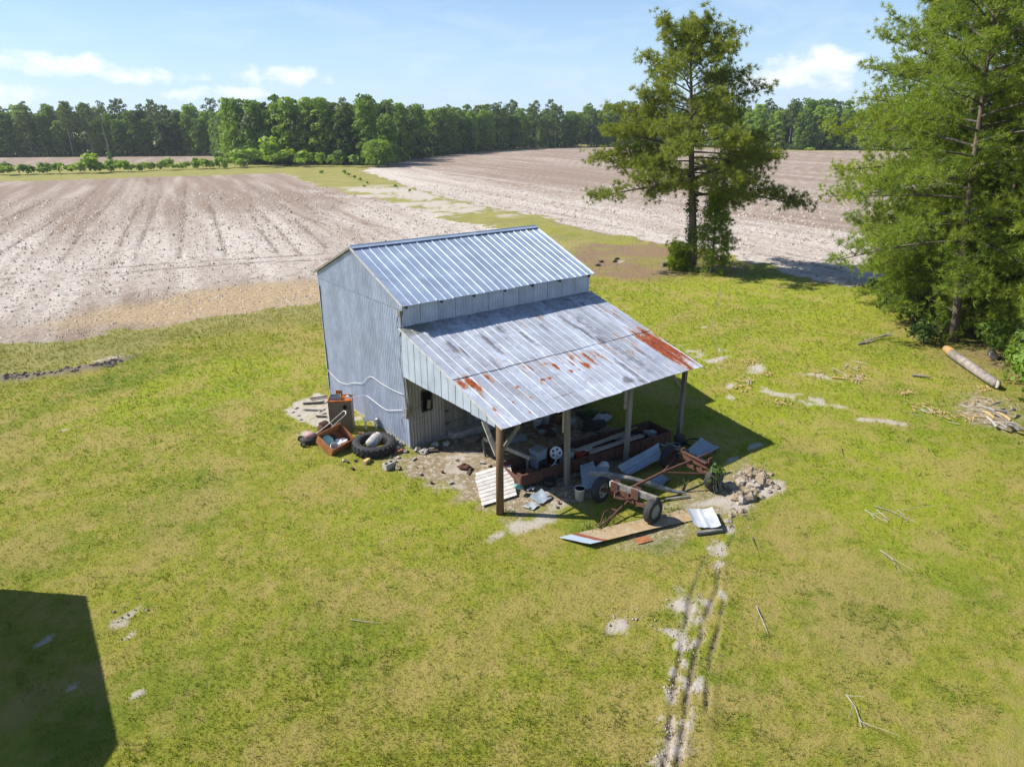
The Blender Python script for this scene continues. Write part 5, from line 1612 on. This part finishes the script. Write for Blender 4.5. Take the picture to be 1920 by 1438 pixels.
# buckets and pots by the back wall under the roof
def pail(x, y, r, h, mt, label, name='bucket', a=0.0, cat='bucket'):
    t_ = thing(name, label, cat, (x, y, 0), 0)
    mm = Matrix.Translation((x, y, 0)) @ Matrix.Rotation(a, 4, 'X')
    MB().lathe([(.001, .005), (r * .84, .005), (r, h), (r * 1.05, h), (r * 1.05, h - .03), (r * .97, h - .03)], 20, mm).build('shell', mt, t_, True)
    MB().lathe([(.001, .03), (r * .82, .03), (r * .96, h - .01)], 20, mm).build('inside', BLACK, t_, True)
    MB().tube([mm @ Vector((r * 1.05 * math.cos(q), r * 1.05 * math.sin(q) * .3 - r * .9, h * .8 - .06 * math.sin(q))) for q in np.linspace(0, math.pi, 9)], .006, 4).build('handle', STEEL, t_)
    return t_
pail(2.12, -5.93, .15, .38, WHITEP, 'white bucket in front of the flat grey sheets')
pail(4.4, -1.25, .17, .36, WHITEP, 'left white bucket of the pair under the lean-to')
pail(4.78, -1.2, .17, .38, WHITEP, 'right white bucket of the pair under the lean-to')
pail(5.85, -1.1, .18, .4, WHITEP, 'single white bucket right of the clay pot under the lean-to')
pail(5.3, -1.3, .2, .34, TERRA, 'brown clay pot between the white buckets under the lean-to', 'flower_pot', 0, 'pot')
for k, (x, y, r, mt, lab) in enumerate(((6.6, -1.6, .22, LEAFD, 'dark green crumpled heap under the far end of the lean-to'), (5.9, -2.5, .3, RUBBER, 'dark tarp heap on the dirt floor of the lean-to'), (6.6, -2.2, .25, GREYP, 'grey crumpled sheeting at the far end of the lean-to floor'), (2.0, -.75, .2, SOIL, 'grey lump on the door sill near the plank door'))):
    one('heap', crumple((x, y, r * .35), r, 20 + k, (1.7, 1, .45)), mt, lab, 'heap')
one('dark_drum', MB().lathe([(.001, .02), (.18, .02), (.19, .3), (.17, .32), (.001, .32)], 18, Matrix.Translation((7.25, -5.25, 0))), RUBBER, 'dark drum beside the far corner post', 'drum', None, True)
pail(6.75, -5.5, .13, .24, GREYP, 'small grey bucket behind the wagon near the far corner post')
one('coil_of_wire', MB().lathe([(.2, 0), (.25, .03), (.3, 0), (.25, -.03)], 20, frame((7.6, -5.55, .08), (1, 0, .1), (0, 1, 0)), True), RUBBER, 'dark coil of wire on the grass near the far corner post', 'coil', None, True)
one('plastic_bag', crumple((3.95, -5.0, .12), .17, 31, (1.3, .9, .8)), WHITEP, 'thin white bag caught under the front of the trough', 'bag')
one('dark_pot', MB().lathe([(.001, .01), (.16, .01), (.2, .18), (.16, .2), (.001, .15)], 16, Matrix.Translation((2.0, -4.75, 0))), RUBBER, 'dark bowl on the ground in front of the trough', 'bowl', None, True)
one('white_scrap', MB().box((1.35, -4.62, .05), (.2, .05, .03), rot3('Z', .2)).box((1.42, -4.72, .09), (.14, .04, .03), rot3('Z', .5)), WHITEP, 'small white scrap beside the trough end', 'scrap')
one('teal_can', MB().lathe([(.001, 0), (.07, 0), (.07, .26), (.03, .3), (.001, .3)], 12, frame((1.05, -4.62, .18), (.5, .2, .8), (0, 1, 0))), TEAL, 'pale teal bottle at the near end of the trough', 'bottle', None, True)


g = np.random.RandomState(37)
for k in range(16):
    x, y = g.uniform(3.0, 7.2), g.uniform(-3.2, -.6)
    r_ = rot3('Z', g.uniform(0, 3))
    mb = MB().box((x, y, .06), (g.uniform(.15, .7), g.uniform(.08, .25), g.uniform(.06, .16)), r_) if k % 3 else crumple((x, y, .08), g.uniform(.1, .2), 80 + k, (1.4, 1, .6))
    one('scrap_piece', mb, (WOODD, RUSTD, RUBBER, GREYP, WOOD)[k % 5], 'dusty bit of scrap on the dirt floor behind the trough', 'scrap', 'scrap on the lean-to floor')
for k, (a, b, lab) in enumerate((((3.2, -.25, .3), (6.9, -.3, .34), 'long dark board leaning along the wall foot under the lean-to'), ((3.6, -.5, .08), (7.3, -.75, .08), 'dark board on the dirt floor near the wall'), ((4.2, -2.9, .06), (6.4, -3.1, .06), 'grey board on the dirt floor just behind the trough'))):
    one('dusty_board', MB().beam(a, b, .16, .04), WOODD if k < 2 else WOOD, lab, 'board')


# loose roofing sheets
def flat(corners, th, mt, label, name='roofing_sheet', nr=2, bow=0.0, n=8, cat='metal sheet'):
    c = [Vector(q) for q in corners]      # a b c d round
    vs, fs = [], []
    prof = []
    for k in range(n + 1):
        for q in np.linspace(0, 1, 4 * nr + 1):
            prof.append(q)
    w_ = 4 * nr + 1
    nrm = (c[1] - c[0]).cross(c[3] - c[0]).normalized()
    if nrm.z < 0:
        nrm = -nrm
    for k in range(n + 1):
        s_ = k / n
        for j, q in enumerate(np.linspace(0, 1, w_)):
            p_ = c[0].lerp(c[1], s_).lerp(c[3].lerp(c[2], s_), q)
            h = (.02 if j % 4 == 0 else 0) + bow * (4 * (q - .5) ** 2) + .012 * math.sin(s_ * 7 + q * 4)
            vs.append(p_ + nrm * h)
    for k in range(n):
        for j in range(w_ - 1):
            fs.append((k * w_ + j, k * w_ + j + 1, (k + 1) * w_ + j + 1, (k + 1) * w_ + j))
    o = one(name, MB().add(vs, fs), mt, label, cat)
    md = o.modifiers.new('thick', 'SOLIDIFY')
    md.thickness = th
    return o


flat([(2.42, -5.72, .10), (3.0, -4.98, .42), (3.5, -5.02, .45), (2.95, -5.9, .16)], .004, OLDM, 'flat grey sheet leaning on the trough beside the white bucket', nr=1)
flat([(2.95, -5.8, .09), (3.45, -5.12, .3), (3.85, -5.3, .25), (3.25, -6.0, .06)], .004, OLDM, 'second flat sheet tucked behind the wagon front tyre', nr=1)
flat([(4.1, -5.45, .16), (5.95, -5.42, .38), (5.6, -5.98, .22), (4.25, -5.88, .02)], .004, OLDM, 'curved blue-grey roofing sheet between the wagon wheels', nr=2, bow=.12)
flat([(6.75, -5.95, .12), (7.75, -5.72, .22), (7.95, -6.35, .06), (6.95, -6.5, .04)], .004, OLDM, 'bluish roofing sheet in the shade behind the wagon tail', nr=2, bow=.06)
flat([(4.35, -6.35, .06), (5.0, -6.35, .1), (5.05, -6.75, .05), (4.55, -6.85, .03)], .004, OLDM, 'small grey sheet on the ground under the wagon pole', nr=1)
flat([(3.86, -8.28, .14), (3.33, -9.03, .12), (3.90, -9.42, .12), (4.46, -8.70, .13)], .004, BRIGHTM, 'bright two-panel roofing sheet lying on the grass with curled rims', nr=2, bow=.07)
one('short_plank', MB().beam((3.28, -9.12, .05), (3.92, -9.44, .06), .11, .07), WOODG, 'short grey plank under the rim of the bright roofing sheet', 'plank')
flat([(1.02, -5.02, .05), (1.55, -4.92, .1), (1.52, -5.42, .04), (1.05, -5.5, .02)], .004, OLDM, 'square grey sheet on the dirt behind the round front post', nr=1)
flat([(.62, -5.25, .02), (.95, -5.2, .03), (1.0, -5.5, .02), (.7, -5.58, .02)], .004, GREYP, 'small dull sheet beside the square grey sheet', nr=1)


def striped(t, p):
    o = t.obj()
    sx = t.n('ShaderNodeSeparateXYZ', {0: o})
    x = t.m('ADD', t.m('MULTIPLY', sx.outputs[0], .924), t.m('MULTIPLY', sx.outputs[1], .383))
    n = t.noise(6, 5, .7, o)
    xx = t.m('ADD', x, t.m('MULTIPLY', t.m('SUBTRACT', n, .5), .04))
    c = t.mix(t.rng(n, .35, .65), (.39, .32, .22), (.32, .21, .10))
    c = t.mix(t.rng(xx, -.93, -.95), c, (.22, .075, .04))
    c = t.mix(t.rng(xx, -1.08, -1.09), c, (.33, .40, .46))
    t.set(p.inputs['Base Color'], c)


STRIPE = mat('striped_old_sheet', striped, rough=.6)
flat([(.34, -7.08, .03), (3.95, -8.12, .0), (3.9, -8.65, -.005), (.68, -7.90, .13)], .004, STRIPE, 'long rust-tinted sheet sunk in the grass with a red-striped blue end', nr=1, n=14)
one('orange_sheet_piece', MB().box((2.0, -8.45, .012), (.42, .26, .015), rot3('Z', -.25)), CRATE, 'orange-brown scrap of sheet in the dry grass', 'metal sheet')

# wagon running gear
wg = thing('wagon_chassis', 'rusty four-wheeled wagon running gear with no bed in front of the lean-to', 'wagon', (4.1, -7.1, 0), 0)
def wheel(c, axis, r, wd, rim, label=None):
    fr = frame(c, Vector(axis).cross(Vector((0, 0, 1))), (0, 0, 1))
    z = Vector(axis).normalized()
    o = MB().lathe([(r * .60, -wd * .42), (r * .72, -wd * .5), (r * .92, -wd * .46), (r, -wd * .3), (r, wd * .3), (r * .92, wd * .46), (r * .72, wd * .5), (r * .60, wd * .42), (r * .56, 0)], 30, fr, True).build('wheel', RUBBER, wg, True)
    if label:
        o['label'] = label
    MB().lathe([(.001, wd * .12), (r * .2, wd * .16), (r * .3, wd * .05), (r * .42, wd * .08), (r * .55, wd * .30), (r * .61, wd * .42), (r * .63, wd * .38), (r * .57, wd * .1), (r * .57, -wd * .4), (r * .3, -wd * .1), (r * .001, -wd * .1)], 24, fr).build('rim', rim, o, True)
    for k in range(8):
        a = k * math.pi / 4
        MB().lathe([(.001, 0), (.03, 0), (.03, .008), (.001, .01)], 6, fr @ Matrix.Translation((r * .47 * math.cos(a), r * .47 * math.sin(a), wd * .17))).build('slot', BLACK, o)
    MB().lathe([(.001, wd * .2), (.05, wd * .2), (.06, wd * .1), (.06, 0)], 10, fr).build('hub', RUSTD, o, True)
    return o
PALERIM = mat('pale_green_rim', col=(.36, .38, .30), col2=(.25, .2, .13), scale=7, rough=.6)
fa_ = Vector((.17, -.985, 0))
wheel((2.85, -8.0, .345), fa_, .345, .23, PALERIM, 'black wheel with a pale rim nearest the viewer')
wheel((2.56, -6.32, .36), -fa_, .37, .23, PALERIM)
wheel((5.62, -7.86, .34), (.0, -1, 0), .345, .23, RUSTD, 'wheel overgrown with green vine')
wheel((5.66, -6.16, .36), (0, 1, 0), .37, .23, RUSTD)
MB().beam((2.58, -6.42, .40), (2.83, -7.90, .40), .09, .1).build('front_axle', RUST, wg)
MB().beam((5.66, -6.26, .40), (5.62, -7.76, .40), .09, .1).build('rear_axle', RUST, wg)
bl = MB().beam((2.60, -6.72, .68), (2.92, -8.05, .68), .11, .16).build('front_bolster', WOODG, wg)
MB().beam((2.595, -6.70, .68), (2.588, -6.66, .68), .112, .162).build('cut_end', WHITEB, bl)
for s_ in (.08, .55):
    c = Vector((2.60, -6.72, .68)).lerp(Vector((2.92, -8.05, .68)), s_)
    MB().box(c + Vector((-.085, -.01, -.02)), (.02, .22, .30), rot3('Z', .24)).build('bracket', RUST, wg)
    MB().box(c + Vector((.075, .02, -.02)), (.02, .2, .30), rot3('Z', .24)).build('bracket', RUST, wg)
MB().beam((2.68, -7.0, .55), (2.72, -7.3, .55), .2, .14).build('king_pin_block', RUST, wg)
MB().tube([(2.66, -7.0, .60), (2.42, -7.0, .58), (2.28, -7.12, .54), (2.42, -7.28, .52), (2.70, -7.42, .52)], .028, 6).build('hitch_loop', RUST, wg)
rpole = MB().tube([(2.85, -7.06, .58), (4.4, -7.02, .62), (5.6, -7.05, .62), (6.5, -7.08, .62)], .042, 10).build('reach_pole', RUST, wg, True)
MB().tube([(4.36, -7.02, .62), (4.46, -7.02, .62)], .06, 10).build('collar', RUST, rpole)
MB().tube([(4.4, -7.05, .60), (5.5, -7.68, .46)], .028, 7).build('hound_brace', RUST, wg)
MB().tube([(4.4, -6.99, .60), (5.6, -6.42, .46)], .028, 7).build('hound_brace', RUST, wg)
rb = MB().beam((5.6, -6.66, .66), (5.6, -7.62, .66), .05, .2)
rb.beam((5.72, -6.66, .57), (5.72, -7.62, .57), .2, .03).beam((5.6, -6.66, .77), (5.52, -7.62, .77), .1, .025)
rb.build('rear_bolster', RUST, wg)
MB().box((5.66, -7.64, .74), (.16, .04, .34)).build('stake_pocket', RUST, wg)
MB().box((5.66, -6.64, .7), (.16, .04, .3)).build('stake_pocket', RUST, wg)
MB().beam((5.62, -6.9, .42), (5.62, -6.95, .62), .08, .06).build('bracket', RUST, wg)
MB().beam((5.62, -7.4, .42), (5.62, -7.4, .62), .08, .06).build('bracket', RUST, wg)
MB().tube([(2.72, -7.25, .36), (2.4, -7.25, .24), (1.95, -7.35, .16), (1.45, -7.4, .08)], .032, 7).build('tongue', RUSTD, wg)
MB().tube([(2.3, -7.0, .14), (1.95, -7.08, .18), (1.55, -7.35, .10)], .024, 6).build('tongue', RUSTD, wg)
MB().tube([(2.3, -7.0, .14), (2.3, -7.26, .2)], .022, 6).build('tongue', RUSTD, wg)
# vine on the wheel
V, F, ti = leaves(601, [(5.52, -7.90, .62, .20), (5.66, -7.95, .56, .20), (5.42, -7.92, .42, .17), (5.40, -7.98, .22, .14), (5.72, -7.82, .66, .16), (5.58, -8.02, .40, .14)], 700, .045)
vn_o = link('vine', np_mesh('vine', V, F, ti), IVY)
tag(vn_o, 'green vine draped over the far right wagon wheel', 'vine')
vm = MB()
for k in range(12):
    x = 5.42 + .03 * k
    vm.tube([(x, -7.82, .68), (x + R.uniform(-.05, .05), -8.02, .5), (x + R.uniform(-.08, .08), -8.05, .25), (x + R.uniform(-.1, .1), -8.06, .02)], .006, 4, False)
vm.build('stem', STICK, vn_o)
# weathered timber over the front wheel, sloping to the ground
tb = MB().tube([(2.35, -5.98, .80), (2.75, -6.3, .77), (3.3, -6.72, .62), (3.9, -7.1, .38), (4.35, -7.35, .16), (4.75, -7.6, .05)], [.085, .09, .085, .08, .07, .03], 6)
one('weathered_timber', tb, WOODG, 'long cracked grey timber sloping from the front wheel to the ground', 'timber')
for k, (a, b, w_, lab) in enumerate((((5.55, -5.85, .72), (5.95, -6.55, .6), .06, 'thin grey plank resting on the wagon rear wheel'), ((5.75, -5.9, .74), (6.15, -6.5, .55), .05, 'second thin plank resting on the wagon rear wheel'), ((4.0, -7.45, .05), (4.7, -7.75, .04), .06, 'short grey stick of wood at the foot of the cracked timber'), ((5.85, -6.3, .5), (6.9, -7.0, .1), .05, 'narrow rail slanting behind the wagon tail'))):
    one('thin_plank', MB().beam(a, b, w_, .03), WOODG, lab, 'plank')

# broken concrete and clay by the wagon
g = np.random.RandomState(23)
k = 0
for (cx, cy, rx, ry, n_) in ((6.75, -8.5, 1.1, .72, 36), (5.35, -9.05, .7, .35, 9), (4.3, -9.35, .5, .25, 5)):
    for q in range(n_):
        a, d = g.uniform(0, 6.28), g.rand() ** .55
        r = g.uniform(.08, .23) * (1.1 if n_ == 36 else .55)
        rock(cx + rx * d * math.cos(a), cy + ry * d * math.sin(a) + .25 * d * math.cos(a), r, 700 + k, CLAY if k % 3 else PALECL, ('brown' if k % 3 else 'pale') + (' small' if r < .13 else ' large') + ' lump of dug clay in the heap right of the wagon' if n_ == 36 else 'small pale lump on the dry grass before the clay heap', 'lumps of the clay heap' if n_ == 36 else 'small lumps before the clay heap', 'clay_lump', 'clay lump', None, -.05)
        k += 1


g = np.random.RandomState(29)
for k in range(34):
    x, y = ((g.uniform(-.9, 1.6), g.uniform(-3.0, -.7)), (g.uniform(.2, 3.4), g.uniform(-6.0, -4.9)), (g.uniform(-2.2, -.6), g.uniform(-.6, 1.2)))[k % 3]
    one('rubble_bit', MB().box((x, y, .03), (g.uniform(.05, .2), g.uniform(.04, .1), g.uniform(.03, .06)), rot3('Z', g.uniform(0, 3)) @ rot3('X', g.uniform(-.3, .3))), (CONC, WOODD, SOIL, WOOD, RUSTD)[k % 5],
        ('small bit of rubble on the bare dirt left of the white slatted panel', 'small bit of rubble on the dirt between the front posts', 'small bit of rubble in the grass around the big tyre')[k % 3], 'rubble', ('rubble bits left of the white panel', 'rubble bits between the front posts', 'rubble bits around the big tyre')[k % 3])


# soil clods of the left mound and the wheel ruts
def clods(name, m, pts, seed, rmin, rmax, spread):
    g = np.random.RandomState(seed)
    mb = MB()
    for (x, y) in pts:
        r = g.uniform(rmin, rmax)
        x += g.normal(0, spread)
        y += g.normal(0, spread)
        b = len(mb.v)
        vs = []
        for d in ((1, 0, 0), (.3, .95, 0), (-.8, .6, 0), (-.8, -.6, 0), (.3, -.95, 0), (0, 0, 1), (.5, .3, .7), (-.4, -.3, .75)):
            q = r * g.uniform(.65, 1.25)
            vs.append((x + d[0] * q, y + d[1] * q, d[2] * q * .75 + .0))
        mb.add(vs, [(0, 1, 6), (1, 2, 5), (2, 3, 7), (3, 4, 7), (4, 0, 6), (1, 5, 6), (2, 7, 5), (4, 6, 7), (5, 7, 6)])
    return kind(mb.build(name, m), 'stuff')
pts = [(a + nx * 0, b) for p_ in (MOUND[:-2],) for a, b, nx, ny in along(p_, .02)]
clods('soil_clods', SOIL, pts, 1, .05, .19, .17)
pts = [(a, b) for p_ in RUTS[:3] for a, b, nx, ny in along(p_, .12)]
clods('rut_clods', SOIL, pts, 2, .008, .03, .12)
pts = [(a[0] + R.gauss(0, a[2] * .5), a[1] + R.gauss(0, a[3] * .6)) for a in SAND_SPOTS[11:25] for _ in range(12)]
clods('sand_clods', PALECL, pts, 3, .008, .04, .05)
# tilth lumps of the ploughed fields
g = np.random.RandomState(91)
n_ = 58000
dd = 36 + 95 * g.rand(n_) ** 1.25
th = YAW + np.radians((g.rand(n_) - .5) * 82)
x, y = CAM.x + dd * np.cos(th), CAM.y + dd * np.sin(th)
k = (np.maximum(polysd(x, y, LEFT_FIELD), polysd(x, y, RIGHT_FIELD)) > .1 + .8 * g.rand(n_)) & (g.rand(n_) < .25 + .75 * ss(fbm(x, y, 1.4, 19, 4), .42, .58))
x, y, dd = x[k], y[k], dd[k]
n_ = len(x)
r = (.025 + .10 * g.rand(n_) ** 3) * np.clip(dd / 50, .8, 1.6)
V = np.zeros((n_, 5, 3))
a0 = g.rand(n_) * 6.28
for q in range(4):
    rr_ = r * (.7 + .6 * g.rand(n_))
    V[:, q, 0], V[:, q, 1], V[:, q, 2] = x + rr_ * np.cos(a0 + q * 1.57), y + rr_ * np.sin(a0 + q * 1.57), -.05
V[:, 4, 0], V[:, 4, 1], V[:, 4, 2] = x + r * (g.rand(n_) - .5), y + r * (g.rand(n_) - .5), r * (.7 + .7 * g.rand(n_)) + .01
F = np.array([(0, 1, 4), (1, 2, 4), (2, 3, 4), (3, 0, 4)])[None] + (np.arange(n_) * 5)[:, None, None]
kind(link('field_clods', np_mesh('field_clods', V.reshape(-1, 3), F.reshape(-1, 3), np.repeat(np.clip(g.normal(.45, .3, n_), 0, 1), 4)), FCLOD), 'stuff')

# ------------------------------------------------------------------ sawn log, brush, sticks
lg = thing('sawn_log', 'sawn pine log with a stripped orange end lying under the right pines', 'log', (22.7, -8.1, 0), 0)
MB().tube([(24.0, -6.88, .23), (22.5, -8.35, .22), (21.25, -9.62, .21)], [.20, .19, .175], 16).build('barked_length', BARKL, lg, True)
MB().tube([(24.5, -6.40, .25), (24.2, -6.69, .25), (24.01, -6.87, .24)], [.17, .195, .19], 16).build('stripped_end', CUT, lg, True)
MB().lathe([(.001, .012), (.15, .01), (.165, 0), (.165, -.03)], 16, frame((21.24, -9.63, .21), (.7, .72, 0), (0, 0, 1)) @ Matrix.Rotation(math.pi, 4, 'X')).build('cut_face', WOODP, lg)
for s_ in (.2, .45, .62, .8):
    c = Vector((24.0, -6.88, .23)).lerp(Vector((21.25, -9.62, .21)), s_)
    d = Vector((-.7, -.71, 0)) * .05
    MB().tube([c - d, c + d], .203 - .02 * s_, 16).build('bark_band', BARKG if s_ != .45 else WOODP, lg, True)
one('short_log', MB().tube([(25.3, -8.1, .18), (25.7, -7.85, .2)], .17, 12), BARKL, 'short pale log end standing behind the sawn log', 'log')


def stick(pts, r, label, twigs=0, seed=0, m=STICK, name='stick'):
    g = np.random.RandomState(seed)
    P = [Vector(p_) for p_ in pts]
    mb = MB().tube(P, [r * (1 - .6 * i / (len(P) - 1)) for i in range(len(P))], 6)
    for k in range(twigs):
        i = g.randint(1, len(P))
        p_ = P[i - 1].lerp(P[i], g.rand())
        d = (P[i] - P[i - 1]).normalized()
        q = Vector((d.x + g.uniform(-.9, .9), d.y + g.uniform(-.9, .9), g.uniform(0, .5))).normalized() * g.uniform(.3, .9)
        mb.tube([p_, p_ + q * .5, p_ + q], [r * .45, r * .35, .004], 4)
    one(name, mb, m, label, 'stick')


stick([(22.7, -3.2, .05), (23.4, -3.35, .08), (24.2, -3.3, .12), (25.3, -3.6, .1)], .05, 'large fallen grey branch with twigs on the lawn before the round shrub', 16, 3, BARKL, 'fallen_branch')
stick([(17.3, -4.95, .05), (17.6, -5.45, .06), (17.95, -5.9, .04)], .04, 'peeled pale stick lying on the lawn left of the shaded grass', 0, 4, CHIP)
stick([(17.55, -5.3, .04), (17.75, -5.25, .2)], .022, 'short peeled stick crossing the longer peeled one', 0, 5, CHIP)
stick([(20.2, -6.9, .06), (20.55, -7.5, .06)], .07, 'stubby grey log piece on the lawn edge', 0, 6, BARKL)
stick([(18.5, -4.3, .03), (18.2, -4.9, .04), (18.0, -5.3, .03)], .025, 'thin brown stick beyond the peeled pale stick', 0, 7)
for k, (a, b) in enumerate((((8.3, -11.25), (8.35, -11.85)), ((8.15, -11.4), (7.75, -11.9)), ((7.9, -11.2), (7.65, -11.6)), ((8.6, -11.75), (8.2, -12.2)))):
    stick([(a[0], a[1], .03), ((a[0] + b[0]) / 2 + .04, (a[1] + b[1]) / 2, .045), (b[0], b[1], .03)], .016, ('longest', 'leftmost', 'shortest', 'nearest')[k] + ' of the four thin bleached sticks together on the right lawn', 2, 30 + k, STICK)
stick([(6.3, -12.4, .03), (6.15, -12.75, .04), (5.75, -13.2, .03)], .013, 'thin forked twig on the lawn at lower right', 3, 41)
stick([(1.1, -14.35, .03), (.95, -14.6, .04), (.6, -14.9, .03)], .014, 'forked twig on the grass near the lower right edge', 4, 42)
stick([(-5.3, -6.7, .03), (-5.1, -6.95, .03), (-4.85, -7.2, .03)], .011, 'single pale straw-thin twig on the middle lawn', 0, 43)
stick([(2.0, -11.8, .03), (1.7, -12.15, .04), (1.4, -12.5, .03)], .012, 'bent twig right of the wheel ruts', 2, 44)
stick([(11.2, -8.7, .03), (10.6, -9.1, .04)], .014, 'brown twig on the lawn right of the clay heap', 1, 45, BARKG)
stick([(4.3, -10.1, .03), (3.9, -10.5, .04)], .014, 'short dark twig above the near wheel ruts', 2, 46, BARKG)

bh = thing('brush_heap', 'heap of broken pale branches and bark chips at the right lawn edge', 'brush heap', (17.7, -10.8, 0), 0)
g = np.random.RandomState(8)
V, F, ti = leaves(901, [(17.9, -10.9, -.25, .75), (17.2, -11.2, -.3, .65), (18.6, -10.6, -.3, .7), (19.2, -10.1, -.35, .6), (16.9, -11.6, -.25, .5)], 420, .05, up=.8)
V[:, 2] = np.maximum(V[:, 2], .01)
link('chip_mound', np_mesh('chip_mound', V, F, ti), leafmat('bark_chip', (.20, .15, .12), (.36, .28, .22), .02), bh)
for k in range(15):
    x, y, a, l = g.uniform(16.8, 19.0), 0, g.uniform(0, 3.14), g.uniform(.3, .75)
    y = -10.9 + (x - 17.8) * .45 + g.uniform(-.55, .55)
    d = Vector((math.cos(a), math.sin(a), g.uniform(-.1, .4))) * l
    p_ = Vector((x, y, .22))
    MB().tube([p_ - d * .5, p_ + Vector((0, 0, .04)), p_ + d * .5], [.05, .045, .025], 6).build('broken_branch', (BARKL, BARKL, WOODP, CHIP)[k % 4], bh)


def chips(name, m, spots, seed, n, smin, smax):
    g = np.random.RandomState(seed)
    mb = MB()
    for (cx, cy, rx, ry) in spots:
        for k in range(n):
            x, y = cx + g.normal(0, rx * .5), cy + g.normal(0, ry * .5)
            a, l, w_ = g.uniform(0, 3.14), g.uniform(smin, smax), g.uniform(.015, .04)
            c, s_ = math.cos(a), math.sin(a)
            z = g.uniform(.02, .05)
            mb.add([(x - c * l - s_ * w_, y - s_ * l + c * w_, z), (x - c * l + s_ * w_, y - s_ * l - c * w_, z), (x + c * l, y + s_ * l, z + g.uniform(0, .06)), (x, y, z + .03)], [(0, 1, 3), (1, 2, 3), (2, 0, 3)])
    return kind(mb.build(name, m), 'stuff')
chips('wood_splinters', CHIP, [(19.4, -10.0, .9, .6), (18.6, -10.6, 1.2, .7), (17.3, -10.2, .5, .3), (16.9, -9.7, .6, .3), (16.9, -9.2, .5, .25), (16.9, -8.7, .8, .25), (17.9, -7.6, .4, .3), (18.2, -5.6, .8, .4), (14.2, -2.9, .6, .4), (13.4, -3.3, .6, .35), (15.8, -2.9, .5, .3), (13.2, -5.3, .5, .3), (17.5, -4.4, .9, .4), (16.6, -1.6, .7, .4), (20.9, -9.4, .6, .3)], 5, 22, .04, .16)
chips('peeled_slivers', WOODP, [(17.5, -9.9, 1.5, .4), (16.8, -8.9, .9, .3), (14.0, -3.0, .7, .3), (18.2, -5.5, .9, .5), (19.5, -4.8, .9, .4)], 6, 6, .12, .4)
# scrap by the lone pine
one('white_scrap', MB().box((32.1, 16.7, .12), (1.0, .16, .05), rot3('Z', .8)).box((31.7, 16.3, .2), (.5, .3, .2), rot3('Z', .3)), WHITEP, 'white and dark scrap left of the lone pine foot', 'scrap')
one('black_rags', crumple((31.2, 16.0, .12), .35, 55, (1.4, .8, .5)), RUBBER, 'black rag heap left of the lone pine foot', 'rags')
for k, (x, y) in enumerate(((29.3, 19.6), (28.4, 20.2), (30.2, 20.3), (27.2, 19.3))):
    one('dark_scrap', crumple((x, y, .06), .16, 60 + k, (1.5, .8, .45)), RUBBER, 'dark scrap on the brown litter behind the barn', 'scrap', 'dark scrap on the brown litter')

# ------------------------------------------------------------------ summer air
hm = bpy.data.materials.new('summer_haze')
hm.use_nodes = True
t = NT(hm.node_tree)
t.t.nodes.clear()
pv = t.n('ShaderNodeVolumePrincipled', {'Color': (0.85, 0.92, 1.0), 'Density': 0.0002, 'Anisotropy': 0.3})
t.t.links.new(pv.outputs[0], t.n('ShaderNodeOutputMaterial').inputs['Volume'])
kind(MB().box((0, 0, 17), (9400, 9400, 36)).build('haze', hm), 'stuff')
